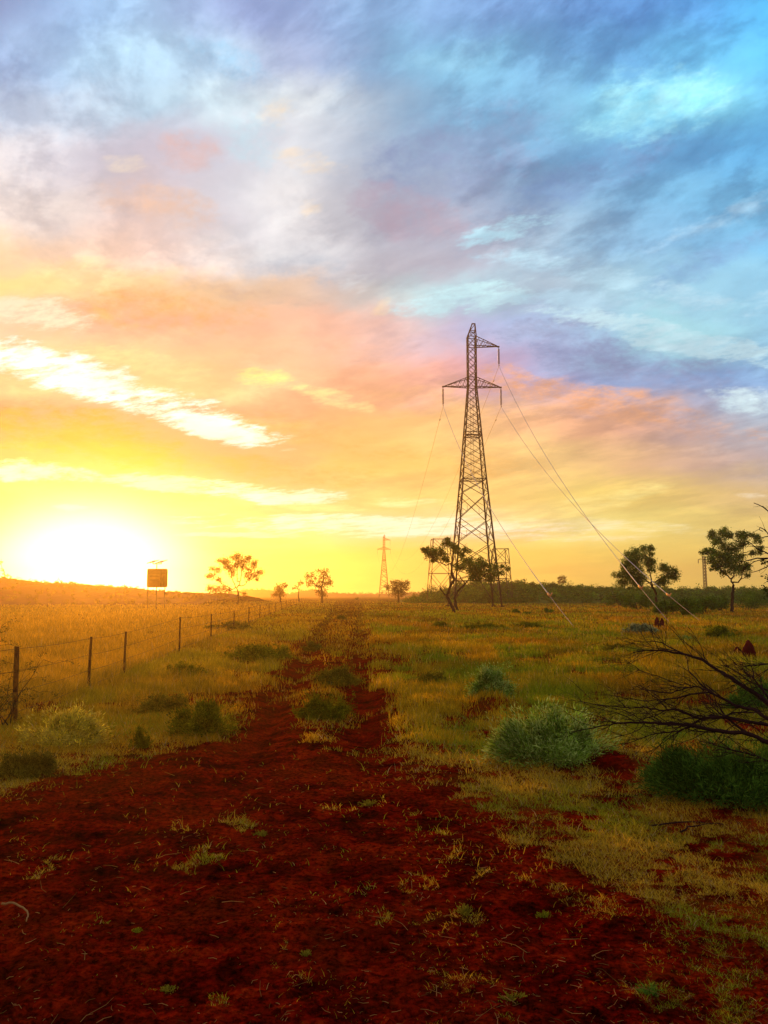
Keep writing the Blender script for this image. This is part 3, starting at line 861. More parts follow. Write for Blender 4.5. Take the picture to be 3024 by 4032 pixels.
# ------------------------------------------------------------------ trees
def leaf_cloud(C, Rr, n, size, rngl, clusters=10, spread=.42, tint=(1, 1, 1), shell=.5):
    """n leaf cards gathered in small clumps inside an ellipsoid"""
    C = np.array(C, float); Rr = np.array(Rr, float)
    d = rngl.normal(size=(clusters, 3)); d /= np.linalg.norm(d, axis=1)[:, None]
    r = rngl.uniform(shell, 1, clusters) ** .6
    cc = C + d * r[:, None] * Rr * .8
    idx = rngl.integers(0, clusters, n)
    p = cc[idx] + rngl.normal(size=(n, 3)) * Rr * spread * .55
    a = rngl.normal(size=(n, 3)); a /= np.linalg.norm(a, axis=1)[:, None]
    b_ = rngl.normal(size=(n, 3)); b_ -= (b_ * a).sum(1)[:, None] * a; b_ /= np.linalg.norm(b_, axis=1)[:, None]
    l = size * rngl.uniform(.6, 1.4, n)[:, None]; w = l * .5
    V = np.stack([p - a * l / 2, p + b_ * w / 2, p + a * l / 2, p - b_ * w / 2], 1).reshape(-1, 3)
    F = np.arange(4 * n).reshape(-1, 4)
    ct = rngl.uniform(.55, 1.5, clusters)[idx] * rngl.uniform(.7, 1.3, n)
    Cc = np.repeat(ct, 4)[:, None] * np.array(tint)
    return V, F, Cc

def wob(P_, amt, rngl, n=4):
    P_ = [np.array(p_, float) for p_ in P_]; out = [P_[0]]
    for a, b in zip(P_[:-1], P_[1:]):
        l = np.linalg.norm(b - a)
        for q in range(1, n + 1):
            f = q / n; p_ = a + (b - a) * f
            if q < n: p_ = p_ + rngl.normal(size=3) * l * amt
            out.append(p_)
    return np.array(out)

def px_tree(name, label, cat, off, sc_, base, D, trunk, forks, blobs, r0, leaf, dens, material, seed, group=None, spread=.42, clusters=9, bark=m_bark):
    rl = np.random.default_rng(seed)
    ox, oy = off
    W = lambda p_, dy=0: P3(ox + p_[0] * sc_, oy + p_[1] * sc_, D + dy)
    bx = st(ox + base[0] * sc_, oy + base[1] * sc_)[0] * D
    g = gz(bx, D)
    root = empty(name, (bx, D, g)); tag(root, label, cat, group)
    b = MB()
    pts = [np.array((bx, D, g - .15))] + [W(p_, rl.normal() * .3) for p_ in trunk]
    Pt = wob(pts, .03, rl); b.tube(Pt, np.linspace(r0, r0 * .62, len(Pt)), 8)
    top = Pt[-1]; rtop = r0 * .62
    joints = [top]
    for fk in forks:
        pf = [W(p_, rl.normal() * .5) for p_ in fk]
        j0 = min(list(Pt[len(Pt) // 3:]) + joints, key=lambda q: np.linalg.norm(q - pf[0]))
        Pf = wob([j0] + pf, .04, rl); b.tube(Pf, np.linspace(rtop * .75, r0 * .2, len(Pf)), 6); joints += list(Pf[2:])
    px2m = D / FOC * sc_
    lv = MB()
    for (bx_, by_, br2) in blobs:
        R_ = br2 * px2m * (1.25 if material is m_leaf else 1.1)
        c_ = W((bx_, by_), rl.normal() * R_ * .9)
        j0 = min(joints, key=lambda q: np.linalg.norm(q - c_) + (2 if q[2] > c_[2] else 0))
        Pf = wob([j0, (j0 + c_) / 2 + np.array((0, 0, -.08 * R_)), c_], .06, rl)
        b.tube(Pf, np.linspace(r0 * .22, r0 * .07, len(Pf)), 5)
        for q in range(3):
            e_ = c_ + rl.normal(size=3) * R_ * .55
            Pq = wob([Pf[-3], e_], .08, rl, 3); b.tube(Pq, np.linspace(r0 * .09, r0 * .04, len(Pq)), 4)
        n = int(dens * 2.3 * (R_ / leaf) ** 2)
        V, F, C = leaf_cloud(c_, (R_, R_, R_ * .9), n, leaf, rl, clusters + 7, spread * 1.15, shell=.25)
        lv.add(V, F, C)
    b.build('trunk', bark, root, smooth=True)
    lv.build('crown', material, root)
    return root

Z2 = (1600, 1900); K2 = .3617
px_tree('gum_tree', 'leaning gum tree standing in front of the left side of the tall pylon base', 'tree', Z2, K2, (532, 1418), 84,
        [(480, 1310), (440, 1240), (470, 1150), (520, 1062), (492, 975)],
        [[(500, 850), (520, 760)], [(430, 900), (350, 870)], [(400, 1200), (372, 1150), (365, 1120)], [(520, 900), (600, 830)]],
        [(200, 745, 40), (185, 725, 25), (250, 790, 52), (300, 735, 42), (330, 800, 52), (285, 845, 30), (380, 755, 50), (450, 620, 34), (425, 670, 40), (470, 660, 30), (520, 700, 48), (560, 740, 42), (420, 815, 46), (640, 725, 38), (690, 750, 26), (600, 790, 36), (235, 730, 30), (440, 850, 26)],
        .16, .16, 15, m_leaf, 11)
px_tree('gum_tree', 'spreading low gum tree whose crown covers the middle of the tall pylon base', 'tree', Z2, K2, (560, 1375), 96,
        [(525, 1270), (560, 1180), (640, 1100)], [[(700, 1030), (740, 960)], [(800, 1060), (860, 1000), (960, 960)], [(560, 1000), (620, 900)]],
        [(640, 865, 60), (700, 855, 40), (590, 925, 46), (540, 900, 34), (740, 930, 70), (795, 850, 44), (820, 920, 52), (880, 935, 52), (780, 995, 70), (860, 1010, 56), (955, 925, 44), (975, 990, 46), (1040, 915, 30), (1105, 935, 30), (1040, 985, 30), (740, 1045, 52), (920, 1050, 50), (680, 960, 40), (840, 870, 30)],
        .15, .16, 15, m_leaf, 12)
Z3 = (2200, 1950); K3 = .4967
px_tree('gum_tree', 'dark green gum tree with a smaller right-hand lobe behind the descending cables', 'tree', Z3, K3, (778, 905), 92,
        [(772, 780), (742, 712)], [[(690, 672), (640, 650)], [(725, 620), (700, 560)], [(800, 665), (850, 640)], [(640, 600), (600, 520)]],
        [(600, 455, 46), (560, 480, 36), (690, 430, 38), (730, 420, 26), (735, 470, 24), (560, 525, 48), (530, 560, 36), (530, 620, 48), (690, 500, 46), (735, 545, 42), (590, 680, 62), (460, 632, 30), (650, 640, 50), (500, 695, 40), (735, 590, 32), (620, 540, 48), (560, 600, 50), (620, 720, 36),
         (825, 575, 32), (870, 590, 40), (915, 605, 28), (920, 640, 34), (870, 645, 30), (815, 665, 32), (850, 690, 38), (800, 700, 30)],
        .17, .15, 17, m_leaf, 13, clusters=10)
px_tree('gum_tree', 'tall dark gum tree at the far right with open branches and a bare trunk', 'tree', Z3, K3, (1380, 945), 86,
        [(1376, 850), (1383, 760), (1386, 712)], [[(1352, 655), (1310, 610), (1262, 568)], [(1390, 640), (1385, 570), (1340, 480)], [(1425, 690), (1450, 652), (1470, 590)], [(1440, 600), (1460, 500), (1470, 400)], [(1300, 560), (1230, 500)]],
        [(1225, 340, 38), (1210, 300, 26), (1305, 300, 44), (1350, 315, 36), (1240, 375, 28), (1290, 360, 32), (1145, 450, 26), (1180, 445, 28), (1225, 445, 34), (1210, 500, 38), (1320, 440, 56), (1340, 500, 62), (1300, 520, 50), (1440, 310, 34), (1475, 320, 38), (1550, 320, 34), (1580, 360, 28), (1460, 375, 40), (1400, 410, 46), (1590, 420, 28), (1590, 460, 20), (1540, 455, 26), (1255, 555, 42), (1380, 575, 58), (1460, 585, 50), (1205, 590, 14), (1225, 560, 18), (1300, 620, 28), (1500, 640, 20), (1490, 560, 30), (1420, 500, 40), (1270, 470, 30)],
        .19, .15, 17, m_leaf, 14, clusters=10)
Z5 = (700, 2050); K5 = .5425
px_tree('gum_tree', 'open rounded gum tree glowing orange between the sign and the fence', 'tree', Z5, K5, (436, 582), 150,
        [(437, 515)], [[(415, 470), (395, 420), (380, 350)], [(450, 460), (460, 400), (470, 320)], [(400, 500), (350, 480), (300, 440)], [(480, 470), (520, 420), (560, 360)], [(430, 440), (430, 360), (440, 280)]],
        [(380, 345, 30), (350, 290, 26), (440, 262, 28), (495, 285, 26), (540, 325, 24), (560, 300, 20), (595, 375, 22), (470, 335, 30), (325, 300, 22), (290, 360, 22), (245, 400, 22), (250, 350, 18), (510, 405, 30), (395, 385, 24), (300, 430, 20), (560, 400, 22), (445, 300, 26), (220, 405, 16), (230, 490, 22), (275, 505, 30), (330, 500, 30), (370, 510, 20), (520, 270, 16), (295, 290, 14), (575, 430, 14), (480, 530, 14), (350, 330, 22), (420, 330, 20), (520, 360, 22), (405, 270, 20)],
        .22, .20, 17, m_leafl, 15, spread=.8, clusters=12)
px_tree('small_tree', 'small dark rounded tree on the horizon left of the fence end', 'tree', Z5, K5, (742, 560), 185,
        [(742, 530)], [], [(735, 478, 24), (770, 472, 22), (740, 505, 30), (715, 490, 18), (790, 470, 12), (730, 535, 34), (765, 530, 28), (700, 540, 20)], .25, .3, 9, m_leafl, 16, spread=.6)
px_tree('small_tree', 'faint thin tree on the horizon between the rounded tree and the twin-crowned tree', 'tree', Z5, K5, (880, 560), 220,
        [(880, 500)], [[(860, 495), (845, 490)]], [(890, 452, 20), (905, 455, 14), (855, 485, 16), (838, 495, 12), (875, 465, 14)], .2, .34, 6, m_leafl, 17)
px_tree('small_tree', 'twin-crowned tree on the horizon above the end of the fence', 'tree', Z5, K5, (1045, 565), 180,
        [(1045, 520), (1042, 480)], [[(1000, 470), (965, 440)], [(1055, 440), (1060, 400)]],
        [(945, 400, 22), (975, 395, 20), (950, 435, 24), (975, 455, 22), (945, 470, 18), (1035, 365, 24), (1070, 375, 26), (1050, 410, 32), (1090, 420, 24), (1025, 445, 22), (1065, 450, 30), (1100, 455, 26), (1010, 470, 18), (1000, 420, 14), (1045, 500, 30), (1030, 530, 30), (1060, 540, 26)], .26, .3, 8, m_leafl, 18, spread=.6)
Z8 = (1440, 2080); K8 = .122
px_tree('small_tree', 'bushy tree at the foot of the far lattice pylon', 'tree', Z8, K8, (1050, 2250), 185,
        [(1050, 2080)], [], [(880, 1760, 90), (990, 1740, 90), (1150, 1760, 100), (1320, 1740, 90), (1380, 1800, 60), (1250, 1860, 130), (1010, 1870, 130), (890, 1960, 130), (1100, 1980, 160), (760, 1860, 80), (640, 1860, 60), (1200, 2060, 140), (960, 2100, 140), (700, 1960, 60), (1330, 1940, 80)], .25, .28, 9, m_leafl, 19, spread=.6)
px_tree('small_tree', 'small bush-like tree on the ridge crest between the cables and the tall pylon', 'tree', Z3, K3, (20, 780), 300,
        [(20, 720)], [], [(10, 660, 22), (35, 655, 22), (50, 680, 14), (5, 690, 18), (30, 690, 20)], .2, .3, 10, m_leafl, 20)
px_tree('small_tree', 'thin wispy tree at the left edge on the hill crest', 'tree', (0, 2100), .4822, (70, 420), 196,
        [(40, 340), (20, 290)], [[(5, 250)], [(60, 350)]], [(5, 240, 24), (20, 300, 14), (60, 345, 16), (85, 355, 12), (30, 330, 12)], .14, .3, 6, m_leafl, 21)

# ---- leafy bushes
def bush(px, pyb, w, h, label, seed, material=m_scrub, leaf=.09, n=2600, D=None, name='bush', group='green bushes along the foot of the ridge', tint=(1, 1, 1)):
    rl = np.random.default_rng(seed)
    s_, t_ = st(px, pyb)
    if D is None: D = min(-EYE / t_, 290) if t_ < -.0045 else 290
    x = s_ * D; g = gz(x, D)
    root = empty(name, (x, D, g)); tag(root, label, 'bush', group)
    W, H = w / FOC * D, h / FOC * D
    b, lv = MB(), MB()
    for q in range(6):
        e_ = np.array((x + rl.uniform(-.7, .7) * W, D + rl.uniform(-.5, .5) * W, g + H * rl.uniform(.5, .9)))
        P_ = wob([(x + rl.normal() * W * .1, D, g - .05), e_], .06, rl, 4); b.tube(P_, np.linspace(.02, .008, len(P_)) * max(1, D / 40), 5)
    k = 7
    for q in range(k):
        c_ = np.array((x + rl.uniform(-.75, .75) * W, D + rl.uniform(-.6, .6) * W, g + H * rl.uniform(.3, .75)))
        R_ = np.array((W * .45, W * .45, H * .36)) * rl.uniform(.7, 1.1)
        V, F, C = leaf_cloud(c_, R_, n // k, leaf, rl, 9, .5, tint)
        V[:, 2] = np.maximum(V[:, 2], g + .01)
        lv.add(V, F, C)
    b.build('stem', m_bark, root); lv.build('foliage', material, root)
    return root
BU = [
 (1925, 2376, 42, 62, 'dark bush standing inside the right-hand legs of the tall pylon'),
 (2090, 2366, 48, 62, 'rounded bush on the plain right of the tall pylon'),
 (2200, 2362, 60, 46, 'wide low bush left of the cabled gum tree'),
 (2330, 2368, 62, 52, 'wide bush just left of the dark two-lobed gum tree'),
 (2440, 2385, 48, 55, 'bush touching the left foot of the two-lobed gum tree'),
 (2520, 2402, 64, 62, 'large dark bush in front of the two-lobed gum tree'),
 (2625, 2418, 58, 56, 'bush between the two cables where they near the ground'),
 (2700, 2424, 58, 62, 'dense bush beneath the rightmost cable'),
 (2775, 2414, 52, 66, 'bush at the foot of the slim lattice mast'),
 (2835, 2406, 44, 62, 'bush left of the bare trunk of the far right gum tree'),
 (2945, 2402, 66, 72, 'broad bush right of the bare trunk of the far right gum tree'),
 (3040, 2380, 60, 70, 'bush cut by the right edge of the picture below the ridge'),
 (1690, 2362, 50, 58, 'dark low bush left of the leaning gum tree'),
 (1770, 2352, 40, 42, 'bush behind the left legs of the tall pylon'),
 (860, 2352, 60, 26, 'low dark bush left of the open rounded gum tree'),
]
for q, (a, b_, c, d, l) in enumerate(BU):
    bush(a, b_, c, d, l, 100 + q, leaf=.22 if b_ < 2390 else .15, n=3600)
SB = [(2030, 2414, 17, 18, 'small round dark bush alone on the plain, right of the tall pylon legs'), (2160, 2414, 20, 22, 'small pointed bush left of the nearest cable anchor'),
      (1405, 2362, 9, 12, 'tiny dark bush beside the far end of the track'), (2075, 2418, 16, 9, 'tiny flat bush between the round bush and the pointed bush'), (1670, 2368, 10, 10, 'tiny bush on the plain left of the leaning tree foot')]
for q, (a, b_, c, d, l) in enumerate(SB):
    bush(a, b_, c, d, l, 140 + q, leaf=.10, n=1400, group='small bushes dotted on the plain')

# scrub on the hillsides and along the crests
def hill_scrub(name, label, surf, pxr, D, dr, n, size, seed, material, crest=.4):
    rl = np.random.default_rng(seed); b = MB()
    for q in range(n):
        px = rl.uniform(*pxr)
        y = D if q < n * crest else D - dr * rl.uniform(0, 1) ** .8
        x = st(px, 2330)[0] * y * (D / y if y > D * .98 else 1)
        z = float(surf(np.array([x * D / y if False else x]), np.array([y]))[0])
        r = size * rl.uniform(.5, 1.35) * (1 if q >= n * crest else .75)
        fl = rl.uniform(.55, .95)
        lift = r * rl.uniform(.25, .7)
        V, F, C = leaf_cloud((x, y, z + lift), (r, r, r * fl), 90, size * .34, rl, 5, .5, np.ones(3) * rl.uniform(.6, 1.4))
        b.add(V, F, C)
        if lift > r * .5: b.beam((x, y, z - .2), (x, y, z + lift), .12)
    o = b.build(name, material); tag(o, label, 'scrub', kind='stuff')
hill_scrub('scrub', 'green scrub covering the right-hand ridge', h_right, (1600, 3400), 235, 55, 1700, 1.15, 41, m_scrub, .22)
hill_scrub('scrub', 'sparse scrub along the crest of the left hill', h_left, (-250, 900), 195, 55, 420, .55, 42, m_leafl, .45)
hill_scrub('scrub', 'tiny distant scrub on the far rises', h_mid, (880, 1900), 800, 60, 200, 1.5, 43, m_leafl, .55)

# ------------------------------------------------------------------ termite mounds
def mound(px, pyb, w, h, label, seed, double=False):
    rl = np.random.default_rng(seed)
    s_, t_ = st(px, pyb); D = -EYE / t_; x = s_ * D; g = gz(x, D)
    root = empty('termite_mound', (x, D, g)); tag(root, label, 'termite mound', 'red termite mounds')
    W, H = w / FOC * D / 2, h / FOC * D
    def cone(cx, W, H, lean, nm):
        b = MB(); n, k = 16, 18
        V = []
        for i in range(n):
            f = i / (n - 1)
            for j in range(k):
                a = j * 2 * math.pi / k
                r = W * (math.cos(f * math.pi / 2) ** .55) * (1 + .55 * (fbm(np.array([math.cos(a) * 2 + 5 + seed]), np.array([math.sin(a) * 2 + f * 5]), 3, seed)[0] - .5) * 2)
                V.append((cx + r * math.cos(a) + lean * f, D + r * .85 * math.sin(a), g - .05 + (H + .05) * f))
        F = [[i * k + j, i * k + (j + 1) % k, (i + 1) * k + (j + 1) % k, (i + 1) * k + j] for i in range(n - 1) for j in range(k)]
        b.add(V, F); b.build(nm, m_mound, root, smooth=True)
    if double:
        cone(x - W * .5, W * .5, H, W * .1, 'spire'); cone(x + W * .5, W * .5, H * .9, 0, 'spire')
    else: cone(x, W, H, W * -.1, 'spire')
mound(2952, 2612, 54, 86, 'tall blunt red termite mound above the fallen branches at the right', 1)
mound(2904, 2584, 34, 36, 'small domed red termite mound just left of the tall one', 2)
mound(2597, 2474, 42, 46, 'pair of pointed red termite spires under the cables', 3, True)

# ------------------------------------------------------------------ grassy shrubs with arching stems
def stemmy(px, pyb, w, h, label, seed, tint, n=700, leaves=14, name='shrub', group=None, lw=1.0, D=None, cat='shrub', up=.5):
    rl = np.random.default_rng(seed)
    s_, t_ = st(px, pyb)
    if D is None: D = -EYE / t_
    x = s_ * D; g = gz(x, D)
    root = empty(name, (x, D, g)); tag(root, label, cat, group)
    W, H = w / FOC * D, h / FOC * D
    n_st = 46
    b = MB(); 
    for q in range(n_st):
        a = rl.uniform(0, 2 * math.pi); r = rl.uniform(.1, .8)
        e_ = np.array((x + W * r * math.cos(a), D + W * .8 * r * math.sin(a), g + H * rl.uniform(.5, 1.2) * math.sqrt(max(.1, 1 - r * r * .7))))
        P_ = wob([(x + rl.normal() * W * .08, D + rl.normal() * W * .08, g - .02), e_], .06, rl, 4); b.tube(P_, np.linspace(.004, .0015, len(P_)) * max(1, D / 10), 4, np.array(tint) * rl.uniform(.5, 1.6))
    b.build('stem', m_shrub, root)
    # leafy sprays, gathered in uneven sub-clumps of different height
    N_ = n * leaves
    nm = 16 if w > 60 else 8
    ma = rl.uniform(0, 2 * math.pi, nm); mr = rl.uniform(0, .85, nm); mw = rl.uniform(.16, .36, nm); mh = rl.uniform(.28, 1.0, nm) * (1 - .25 * mr); mh = mh * (1 - .0 * mr)
    ci = rl.choice(nm, n, p=mw ** 2 / (mw ** 2).sum())
    a = rl.uniform(0, 2 * math.pi, n); r = np.abs(rl.normal(size=n)) * .62; el = rl.uniform(0, 1, n)
    cx_ = x + W * (mr[ci] * np.cos(ma[ci]) + mw[ci] * r * np.cos(a)); cy_ = D + W * .8 * (mr[ci] * np.sin(ma[ci]) + mw[ci] * r * np.sin(a))
    stray = rl.uniform(0, 1, n) < .16
    cx_ = np.where(stray, x + W * rl.uniform(.2, 1.15, n) * np.cos(a), cx_); cy_ = np.where(stray, D + W * rl.uniform(.2, 1.0, n) * np.sin(a), cy_)
    cz_ = g + H * mh[ci] * np.exp(-r ** 4 * .45) * (.12 + .88 * el ** up) * rl.uniform(.75, 1.15, n)
    cz_ = np.where(stray, g + H * rl.uniform(.02, .45, n) + (rl.uniform(0, 1, n) < .12) * H * .55, cz_)
    ct = rl.uniform(.45, 1.6, n) * (.75 + .5 * rl.uniform(0, 1, nm)[ci])
    idx = np.repeat(np.arange(n), leaves)
    sp = min(W, H) * .075
    dirc = np.stack([(cx_ - x) / W, (cy_ - D) / W, (cz_ - g) / H + .25], 1)[idx] + rl.normal(size=(N_, 3)) * .55
    dirc /= np.linalg.norm(dirc, axis=1)[:, None]
    p = np.stack([cx_, cy_, cz_], 1)[idx] + rl.normal(size=(N_, 3)) * sp
    l = min(W, H) * .115 * rl.uniform(.5, 1.4, N_)[:, None]
    sidev = np.cross(dirc, rl.normal(size=(N_, 3))); sidev /= np.linalg.norm(sidev, axis=1)[:, None]
    wd = np.clip(l * .075 * lw, D * .00045, None)
    V = np.stack([p, p + dirc * l * .5 + sidev * wd, p + dirc * l, p + dirc * l * .5 - sidev * wd], 1)
    V[..., 2] = np.maximum(V[..., 2], g - .01)
    C = np.repeat(ct[idx] * rl.uniform(.6, 1.4, N_), 4)[:, None] * np.array(tint)
    if tint in (PALE, YEL):
        dry_ = np.repeat((rl.uniform(0, 1, N_) < .10) | (rl.uniform(0, 1, n)[idx] < .32), 4)[:, None]
        C = np.where(dry_, np.array((.44, .52, .11) if tint == PALE else (.55, .42, .05)), C)
    lv = MB(); lv.add(V.reshape(-1, 3), np.arange(4 * N_).reshape(-1, 4), C)
    lv.build('foliage', m_shrub, root)
    return root
PALE = (.19, .29, .025); GRN = (.17, .165, .006); YEL = (.60, .46, .03); DGR = (.085, .16, .014); OLV = (.19, .15, .010)
SH = [
 (1930, 2775, 88, 135, 'pale silvery-green shrub right of the track, behind a patch of bare soil', PALE, 1500),
 (2185, 2990, 215, 185, 'large pale-tipped green shrub on the red bank beside the fallen branches', PALE, 2700),
 (1275, 2835, 105, 95, 'dark green bushy plant growing between the two wheel ruts', GRN, 950),
 (800, 2900, 115, 125, 'dark green leafy plant on the left verge with small pale flowers', GRN, 1500),
 (550, 2942, 42, 80, 'small upright plant on the left verge between two larger plants', GRN, 600),
 (255, 2925, 150, 130, 'bright yellow-green shrub near the first fence post', YEL, 2200),
 (90, 3050, 110, 90, 'low yellow-green shrub at the lower left verge below the first post', (.16, .13, .012), 1300),
 (2520, 2495, 62, 38, 'pale grey-green mound of foliage left of the termite spires', (.22, .25, .10), 900),
 (2838, 2512, 70, 46, 'green mound of foliage on the plain below the rightmost anchor', GRN, 900),
 (2700, 2520, 60, 18, 'pale flat tuft below the green mound on the plain', PALE, 400),
 (2900, 3150, 310, 200, 'large dark green shrub in shade beneath the fallen branches', DGR, 3600),
 (2980, 2800, 110, 120, 'dark shrub behind the fallen branches at the right edge', DGR, 1200),
 (1690, 2700, 110, 60, 'low olive weed patch left of the pale silvery shrub', OLV, 900),
 (1230, 2560, 40, 40, 'small dark weed beside the left rut further along', OLV, 400),
 (1330, 2700, 90, 70, 'olive weeds on the strip between the ruts behind the bushy plant', OLV, 900),
 (640, 2800, 120, 70, 'straggly olive weed on the left verge before the fence', OLV, 1000),
 (1010, 2600, 130, 60, 'green weeds on the left verge beside the fence line', GRN, 1100),
 (720, 2660, 90, 50, 'green tuft at the foot of the fourth fence post', GRN, 700),
 (920, 2480, 110, 34, 'green growth at the foot of the fence further along', OLV, 700),
 (2440, 2570, 90, 30, 'flat green patch of weeds in front of the pale mound', OLV, 500),
 (1340, 2440, 26, 16, 'far small weed at the left rut', OLV, 200),
 (1730, 2472, 40, 24, 'green weed clump in the middle of the plain', GRN, 400),
 (1900, 2478, 90, 26, 'long green weed strip on the plain in front of the tall pylon', GRN, 700),
 (2080, 2474, 70, 26, 'green weeds left of the nearest cable anchor', GRN, 600),
]
for q, (a, b_, c, d, l, tn, n) in enumerate(SH):
    stemmy(a, b_, c, d, l, 200 + q, tn, n=n, group='low shrubs and weeds', lw=1.6 if tn in (YEL, OLV, GRN) else 1.0)
# tiny weeds on the bare earth
WD = [(540, 3668, 22, 22, 'tiny green weed on the lower left bare earth', GRN), (1030, 3290, 26, 30, 'low weed sprawling on the bare earth left of centre', OLV), (1830, 3600, 40, 50, 'small yellow-green weed on the bare earth right of centre', OLV),
      (2560, 3910, 60, 46, 'small dark green weed low on the right of the bare earth', DGR), (1205, 3755, 26, 28, 'faint weed low in the middle of the bare earth', OLV), (2020, 3930, 60, 30, 'yellowish weed at the bottom edge right of centre', OLV),
      (1450, 3165, 40, 34, 'flat weed in the middle of the bare earth below the ruts', OLV), (2140, 3600, 30, 30, 'green seedling between bare earth and the right-hand grass', GRN), (660, 3885, 36, 22, 'yellowish weed near the bottom edge left of centre', OLV)]
for q, (a, b_, c, d, l, tn) in enumerate(WD):
    stemmy(a, b_, c * 1.3, d * .6, l, 300 + q, tuple(1.5 * v for v in tn), n=60, leaves=6, name='weed', group='small weeds on the bare earth', lw=2.2, cat='weed')

# flowers on the left verge plant (pale)
# wispy bush at the left edge
root = empty('wispy_shrub', (*gpt(20, 2860), 0)); tag(root, 'thin twiggy shrub with small leaves at the left edge behind the first post', 'shrub')
rl = np.random.default_rng(51); b, lv = MB(), MB()
D0 = root.location.y; 
for q in range(16):
    a0 = P3(rl.uniform(-120, 40), 2855, D0 + rl.uniform(-.3, .3)); e_ = P3(rl.uniform(-200, 190), rl.uniform(2440, 2760), D0 + rl.uniform(-.6, .6))
    P_ = wob([a0, (a0 + e_) / 2 + rl.normal(size=3) * .06, e_], .05, rl, 4); b.tube(P_, np.linspace(.008, .002, len(P_)), 5)
    for w_ in range(4):
        i_ = rl.integers(3, len(P_)); e2 = P_[i_] + rl.normal(size=3) * np.array((.22, .2, .12)) + (.05, 0, .04)
        Pq = wob([P_[i_], e2], .08, rl, 3); b.tube(Pq, np.linspace(.003, .0015, len(Pq)), 4)
        V, F, C = leaf_cloud(e2, (.10, .10, .05), 36, .022, rl, 4, .6, (.10, .085, .012)); lv.add(V, F, C)
b.build('branch', m_dead, root); lv.build('foliage', m_shrub, root)

# ------------------------------------------------------------------ fallen branches at the right and overhanging twigs
Z7 = (2200, 2400); K7 = .4967
LIMBS = [
 ([(1900, 960), (1659, 745), (1450, 600), (1350, 530), (1260, 482), (1130, 392), (1000, 355), (820, 325), (700, 322), (590, 340)], .030, 7.6, 8.8),
 ([(1000, 355), (880, 300), (810, 262), (650, 255), (500, 222)], .009, 8.5, 9.0),
 ([(1900, 1010), (1659, 862), (1540, 790), (1400, 765), (1250, 682), (1140, 605), (1030, 485), (1010, 372)], .024, 7.3, 8.2),
 ([(1900, 1000), (1659, 915), (1500, 890), (1330, 855), (1200, 855), (1130, 868), (1000, 820), (920, 790), (840, 800), (700, 775), (580, 780), (400, 765), (250, 745), (110, 718)], .020, 7.0, 7.9),
 ([(1950, 1150), (1659, 1052), (1500, 985), (1300, 965), (1100, 930), (940, 905), (800, 905), (650, 895), (500, 900), (380, 915), (230, 945), (100, 975)], .026, 6.9, 7.8),
 ([(1500, 985), (1400, 910), (1320, 850), (1270, 820), (1210, 760), (1200, 700)], .014, 7.1, 7.5),
 ([(1950, 1330), (1659, 1200), (1500, 1140), (1330, 1100), (1200, 1060), (1110, 1040)], .012, 6.6, 7.2),
 ([(1250, 682), (1100, 610), (1000, 625), (900, 660), (800, 655), (700, 640), (600, 610)], .009, 7.6, 8.1),
 ([(1200, 655), (1050, 670), (950, 700), (800, 715), (640, 720), (480, 690), (370, 675)], .010, 7.7, 8.3),
 ([(1050, 925), (950, 965), (850, 975), (740, 990), (650, 1025), (560, 1055), (500, 1065)], .008, 7.2, 7.6),
 ([(1900, 360), (1659, 430), (1590, 440), (1530, 445), (1440, 455)], .010, 7.6, 7.9),
 ([(1800, 900), (1659, 700), (1600, 610), (1540, 545), (1490, 510), (1450, 455)], .016, 7.4, 7.8),
 ([(1540, 545), (1545, 500), (1530, 450)], .009, 7.7, 7.8),
 ([(990, 600), (900, 570), (780, 525), (640, 480), (530, 400)], .006, 8.0, 8.4),
 ([(1659, 640), (1500, 560), (1420, 500), (1300, 430)], .009, 7.8, 8.2),
 ([(840, 800), (760, 850), (640, 880), (520, 870)], .006, 7.5, 7.8),
 ([(1320, 850), (1380, 815), (1500, 820), (1659, 800)], .010, 7.2, 7.2),
]
root = empty('fallen_branch', (*gpt(3150, 3000), 0)); tag(root, 'bare dark dead branches reaching in low from the right edge', 'branch')
rl = np.random.default_rng(61)
b, tw = MB(), MB()
def twig(p0, d, l, r, depth, B, rl, pull=(-.9, .1, .05)):
    d = d / np.linalg.norm(d); n = 5; P_ = [p0]; dd = d.copy()
    for q in range(n):
        dd = dd + rl.normal(size=3) * .16 + np.array(pull) * .05; dd /= np.linalg.norm(dd)
        P_.append(P_[-1] + dd * l / n)
    P_ = np.array(P_); P_[:, 2] = np.maximum(P_[:, 2], .03)
    B.tube(P_, np.linspace(r, r * .35, n + 1), 4)
    if depth > 0:
        for q in range(rl.integers(2, 4)):
            i_ = rl.integers(1, n); nd_ = dd + rl.normal(size=3) * np.array((.35, .35, .45)); twig(P_[i_], nd_, l * rl.uniform(.4, .7), r * .6, depth - 1, B, rl, pull)
for pts, r0, d0, d1 in LIMBS:
    n = len(pts)
    W_ = [P3(Z7[0] + p_[0] * K7, Z7[1] + p_[1] * K7, d0 + (d1 - d0) * i / (n - 1)) for i, p_ in enumerate(pts)]
    P_ = wob(W_, .022, rl, 4)
    P_[:, 2] = np.maximum(P_[:, 2], .04)
    r0 = r0 * .84
    R_ = np.linspace(r0, max(.0024, r0 * .13), len(P_)) * (1 + .12 * rl.normal(size=len(P_)).clip(-1, 1))
    b.tube(P_, R_, 7)
    for q in range(int(len(P_) * .7)):
        i_ = rl.integers(2, len(P_)); d = P_[i_] - P_[i_ - 1]; d /= np.linalg.norm(d) + 1e-9
        d = d + rl.normal(size=3) * np.array((.3, .4, .5))
        twig(P_[i_], d, rl.uniform(.15, .55), min(R_[i_] * .5, .004), 1, tw, rl)
b.build('limb', m_dead, root, smooth=True); tw.build('twigs', m_dead, root)
